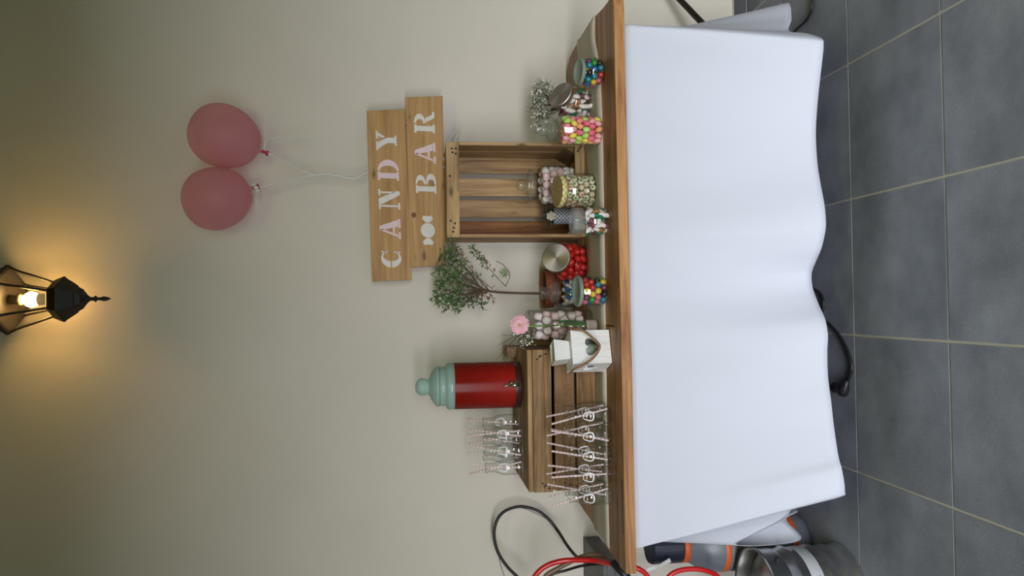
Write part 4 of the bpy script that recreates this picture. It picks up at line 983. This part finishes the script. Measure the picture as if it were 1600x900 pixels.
def bottle(x, y, z, lab, lean, rotz=0):
    global bproto
    if bproto is None: bproto = o = make_bottle(lab)
    else: o = copy_tree(bproto); o['label'] = lab
    o.location = (x, y, z); o.rotation_euler = (0, 0, rotz)
    # straw: from one foot corner past the opposite side of the neck
    for i, (lx, ly) in enumerate(lean):
        off = Vector((-lx*.0225, -ly*.0225, .006))
        top_ = Vector((lx*.012, ly*.012, .140)); d = top_-off
        ry = atan2(d.x, sqrt(d.y**2+d.z**2)); rx = -atan2(d.y, d.z)
        side = 'left' if lx < -.2 else 'right' if lx > .2 else 'almost upright'
        nm = lab.replace(' clear', '')
        s = straw(Vector((x, y, z))+off, rx, ry, 'striped straw %s in the %s' % ('leaning '+side if side != 'almost upright' else 'upright', nm))
        if len(lean) > 1: s['label'] += (', nearer one' if i == 0 else ', farther one')
names = ['rightmost', 'second-from-right', 'middle', 'second-from-left', 'leftmost']
fr = [(957, 650), (957, 681), (957, 713), (957, 744), (958, 777)]
leanF = [[(-.85, -.35)], [(.75, -.4), (.85, .3)], [(.8, -.4)], [(.08, -.7)], [(-.9, -.4)]]
leanB = [[(-.7, .4)], [(-.8, .2)], [(.9, .1)], [(.7, -.5), (-.6, .5)], [(.8, .3), (-.7, -.2)]]
for k, (px, py) in enumerate(fr):
    f = P(px, py, 2, TT); bottle(f.x, f.y+.029, TT+.0015, '%s clear front-row milk bottle on the table' % names[k], leanF[k], rnd.uniform(-.15, .15))
    bottle(f.x+(.010 if k else .004)-.002*k+.004, f.y+.029+.066, TT+.0025, '%s clear back-row milk bottle on the table' % names[k], leanB[k], rnd.uniform(-.2, .2))
n3 = ['rightmost', 'middle', 'leftmost']
for k, (px, py) in enumerate(((818, 677), (819, 705), (819, 731))):
    f = P(px, py, 2, TT+CZ); bottle(f.x, f.y+.027, TT+CZ+.001, '%s clear front-row milk bottle on the crate' % n3[k], [[(-.15, -.6), (.6, .3)], [(.9, -.3)], [(.3, -.7), (-.8, .3)]][k], rnd.uniform(-.15, .15))
    bottle(f.x+.030, f.y+.095, TT+CZ+.001, '%s clear back-row milk bottle on the crate' % n3[k], [[(.5, .5)], [(.7, .4), (-.5, .1)], [(.6, -.3)]][k], rnd.uniform(-.3, .3))

# ------------------------------------------------------------------ left side: hoses, grey cabinet, gas cylinder, keg
GREY = plain('grey_slate_metal', (.075, .082, .080), .5, vary=.25, vscale=8)
a = P(927, 848, 1, 2.95)
gc = thing('grey_cabinet', 'dark grey cabinet behind the left end of the table, against the wall', 'cabinet', (0, 0, 0))
MB().box((-1.75, 2.80, .69), (a.x-.03, WY-.012, a.z)).build('cabinet_body', GREY, gc, bevel=.004)
for k in range(3): MB().box((-1.74, 2.7985, .71+.03*k), (a.x-.035, 2.7999, .712+.03*k)).build('groove', BLACK, gc)
for x in (-1.70, -1.12): MB().box((x-.02, 2.86, 0), (x+.02, 2.90, .69)).build('leg', BLACK, gc)
def hose(name, label, pts, r, m): 
    o = MB().tube(crom(pts, 10), r, 10).build(name, m, smooth=True); tag(o, label, 'hose'); return o
hose('black_cable', 'thick black cable looping high against the wall at the left', pl([(835, 925, 2.95), (807, 900, 2.98), (790, 882, 3.0), (777, 860, 3.02), (772, 835, 3.04), (777, 812, 3.05), (790, 798, 3.06), (813, 791.5, 3.07), (838, 797, 3.07), (856, 810, 3.06), (872, 830, 3.04), (886, 852, 2.96), (900, 869, 2.88), (912, 876, 2.785), (935, 881, 2.75), (955, 882, 2.70), (962, 888, 2.62)]), .0062, BLACK)
hose('thin_wire', 'hair-thin dark wire following the loop of the black cable', pl([(790, 905, 3.05), (783, 885, 3.06), (778, 860, 3.08), (773, 838, 3.09), (779, 812, 3.10), (800, 793, 3.11), (820, 795, 3.11), (845, 806, 3.10), (858, 812, 3.10)]), .0011, BLACK)
hose('red_hose', 'bright red hose arching over the grey cabinet', pl([(820, 930, 2.78), (836, 900, 2.78), (852, 885, 2.78), (875, 877, 2.78), (900, 875, 2.77), (930, 876, 2.74), (950, 880, 2.68), (972, 884, 2.62)]), .0098, REDH)
hose('brown_hose', 'brown hose running behind the red hose over the cabinet', pl([(845, 925, 2.81), (852, 901, 2.81), (872, 888, 2.81), (895, 876, 2.80), (912, 869, 2.785), (930, 867, 2.77), (948, 872, 2.74), (960, 878, 2.68), (975, 886, 2.62)]), .0088, BROWNH)
hose('black_hose', 'thin black hose below the red hose over the cabinet', pl([(845, 915, 2.82), (862, 898, 2.82), (885, 891, 2.81), (905, 885, 2.785), (925, 882, 2.755), (945, 881, 2.7), (963, 877, 2.63), (973, 880, 2.60)]), .0052, BLACK)
hose('black_drain_hose', 'thick black hose hanging beside the left table end', pl([(958, 879, 2.64), (965, 887, 2.62), (975, 897, 2.60), (985, 908, 2.6)]), .014, BLACK)
hose('red_hose', 'red hose coming out below the left end of the table', pl([(978, 885, 2.50), (990, 886.5, 2.52), (1000, 890, 2.52), (1010, 898, 2.52), (1018, 912, 2.52)]), .0085, REDH)
hose('red_hose', 'low red hose loop in front of the grey gas cylinder', pl([(1040, 915, 2.52), (1046, 900, 2.52), (1060, 892, 2.52), (1080, 889, 2.52), (1100, 891, 2.52), (1118, 898, 2.53), (1125, 908, 2.54)]), .0085, REDH)
gx, gy = -.895, 2.745
gt = thing('gas_cylinder', 'grey gas cylinder with orange bands and a navy cap under the table end', 'gas cylinder', (gx, gy, 0))
CYL = plain('grey_cylinder_paint', (.13, .15, .175), .4, vary=.15, vscale=12); ORG = plain('orange_band', (.60, .10, .02), .5)
MB().lathe([(0, .003), (.070, .003), (.088, .012), (.097, .035), (.098, .06), (.098, .345), (.094, .38), (.080, .42), (.062, .45), (.056, .465), (0, .47)], 44).build('cylinder_body', CYL, gt, smooth=True)
MB().lathe([(.057, .452), (.060, .456), (.060, .474), (.056, .478)], 36).build('orange_band', ORG, gt, smooth=True)
MB().lathe([(.0982, .062), (.0995, .065), (.0995, .080), (.0982, .083)], 44).build('orange_band', ORG, gt, smooth=True)
MB().lathe([(.0982, .318), (.0995, .32), (.0995, .336), (.0982, .338)], 44).build('orange_band', ORG, gt, smooth=True)
MB().lathe([(0, .474), (.056, .476), (.060, .482), (.060, .590), (.054, .600), (0, .600)], 36).build('cap', plain('navy_cap', (.012, .016, .034), .4), gt, smooth=False)
tg = MB(); ta_ = [pD(1046, 872, 2.66)-Vector((gx, gy, 0)), pD(1033, 880, 2.66)-Vector((gx, gy, 0)), pD(1010, 889, 2.66)-Vector((gx, gy, 0)), pD(1009, 894, 2.66)-Vector((gx, gy, 0)), pD(1025, 890, 2.66)-Vector((gx, gy, 0)), pD(1049, 878, 2.66)-Vector((gx, gy, 0))]
tg.add(ta_, [tuple(range(6))]); tg.build('torn_label', plain('torn_paper', (.62, .62, .60), .9), gt, weld=False)
# keg
kx, ky, kr = -1.012, 2.47, .180
kg = thing('beer_keg', 'stainless steel beer keg with a white tape band, cut by the left edge', 'keg', (kx, ky, 0))
KEG = plain('keg_steel', (.58, .58, .575), .30, 1, vary=.35, vscale=9, bump=.15, bscale=30)
R0 = kr
MB().lathe([(R0*.97, .0), (R0*1.0, .004), (R0, .010), (R0*.965, .022), (R0*.955, .045), (R0*.99, .055), (R0*.985, .06), (R0*.955, .068), (R0*.955, .078)], 64).build('foot_ring', KEG, kg, smooth=True)
MB().lathe([(0, .03), (R0*.8, .04), (R0*.955, .078), (R0*.965, .095), (R0*1.0, .105), (R0*1.0, .113), (R0*.968, .122), (R0*.968, .195), (R0*1.0, .205), (R0*1.0, .213), (R0*.965, .223), (R0*.955, .240), (R0*.90, .258), (R0*.5, .262), (0, .263)], 64).build('keg_body', KEG, kg, smooth=True)
MB().lathe([(R0*.970, .135), (R0*.974, .137), (R0*.974, .176), (R0*.970, .178)], 64).build('tape_band', plain('white_tape', (.58, .60, .63), .6), kg, smooth=True)
MB().lathe([(R0*.955, .240), (R0*.975, .25), (R0*.98, .295), (R0*1.0, .303), (R0*1.0, .309), (R0*.975, .312), (R0*.955, .306), (R0*.95, .26)], 64).build('top_ring', KEG, kg, smooth=True)
bits('handle_hole', [(R0*.985*cos(radians(a0-60)), R0*.985*sin(radians(a0-60)), .268) for a0 in (38, 158, 278)], .010, BLACK, kg, (1, 1, .6), 12, 8)
MB().lathe([(0, .2635), (.03, .2635), (.032, .275), (.022, .283), (0, .283)], 20).build('valve', STEEL, kg, smooth=False)
dg = MB()
for (t, z) in ((-48, .170), (-46, .160), (-45, .150)):
    a = radians(t); dg.ball((R0*.9745*cos(a), R0*.9745*sin(a), z), .0024, 6, 4)
dg.build('print_mark', BLACK, kg)

# ------------------------------------------------------------------ cables on the floor
cb_ = thing('power_cord', 'black power cord with a plug lying on the tiles under the cloth', 'cord', (0, 0, 0))
def fl_(px, py, z=.005): return P(px, py, 2, z)
MB().tube(crom([fl_(1262, 430), fl_(1270, 450), fl_(1281, 458), fl_(1287, 472), fl_(1284, 488), fl_(1276, 497), fl_(1277, 503), fl_(1290, 503), fl_(1302, 513), fl_(1315, 530), fl_(1325, 550), fl_(1331, 572), fl_(1329, 585), fl_(1324, 596)], 8), .0052, 10).build('cable', BLACK, cb_, smooth=True)
p0, p1 = fl_(1324, 594, .012), fl_(1316, 616, .014); pg = MB(); pg.tube([p0, p0.lerp(p1, .3), p0.lerp(p1, .6), p1], [.007, .011, .018, .015], 12)
p2 = fl_(1303, 605, .02); pg.tube([p0.lerp(p1, .7), p2], [.014, .017], 14); pg.build('plug', BLACK, cb_, smooth=True)
MB().tube([p2+Vector((.0, .004, .006)), p2+(p2-p0.lerp(p1, .7)).normalized()*.016+Vector((0, .004, .006))], .0024, 8).build('pin', CHROME, cb_)
o = MB().tube(crom([fl_(1268, -12), fl_(1269, 5), fl_(1267, 18), fl_(1259, 32), fl_(1246, 44), fl_(1236, 56), fl_(1220, 75)], 8), .0048, 10).build('floor_cable', BLACK, smooth=True); tag(o, 'black cable curving over the floor beyond the right corner of the cloth', 'cable')
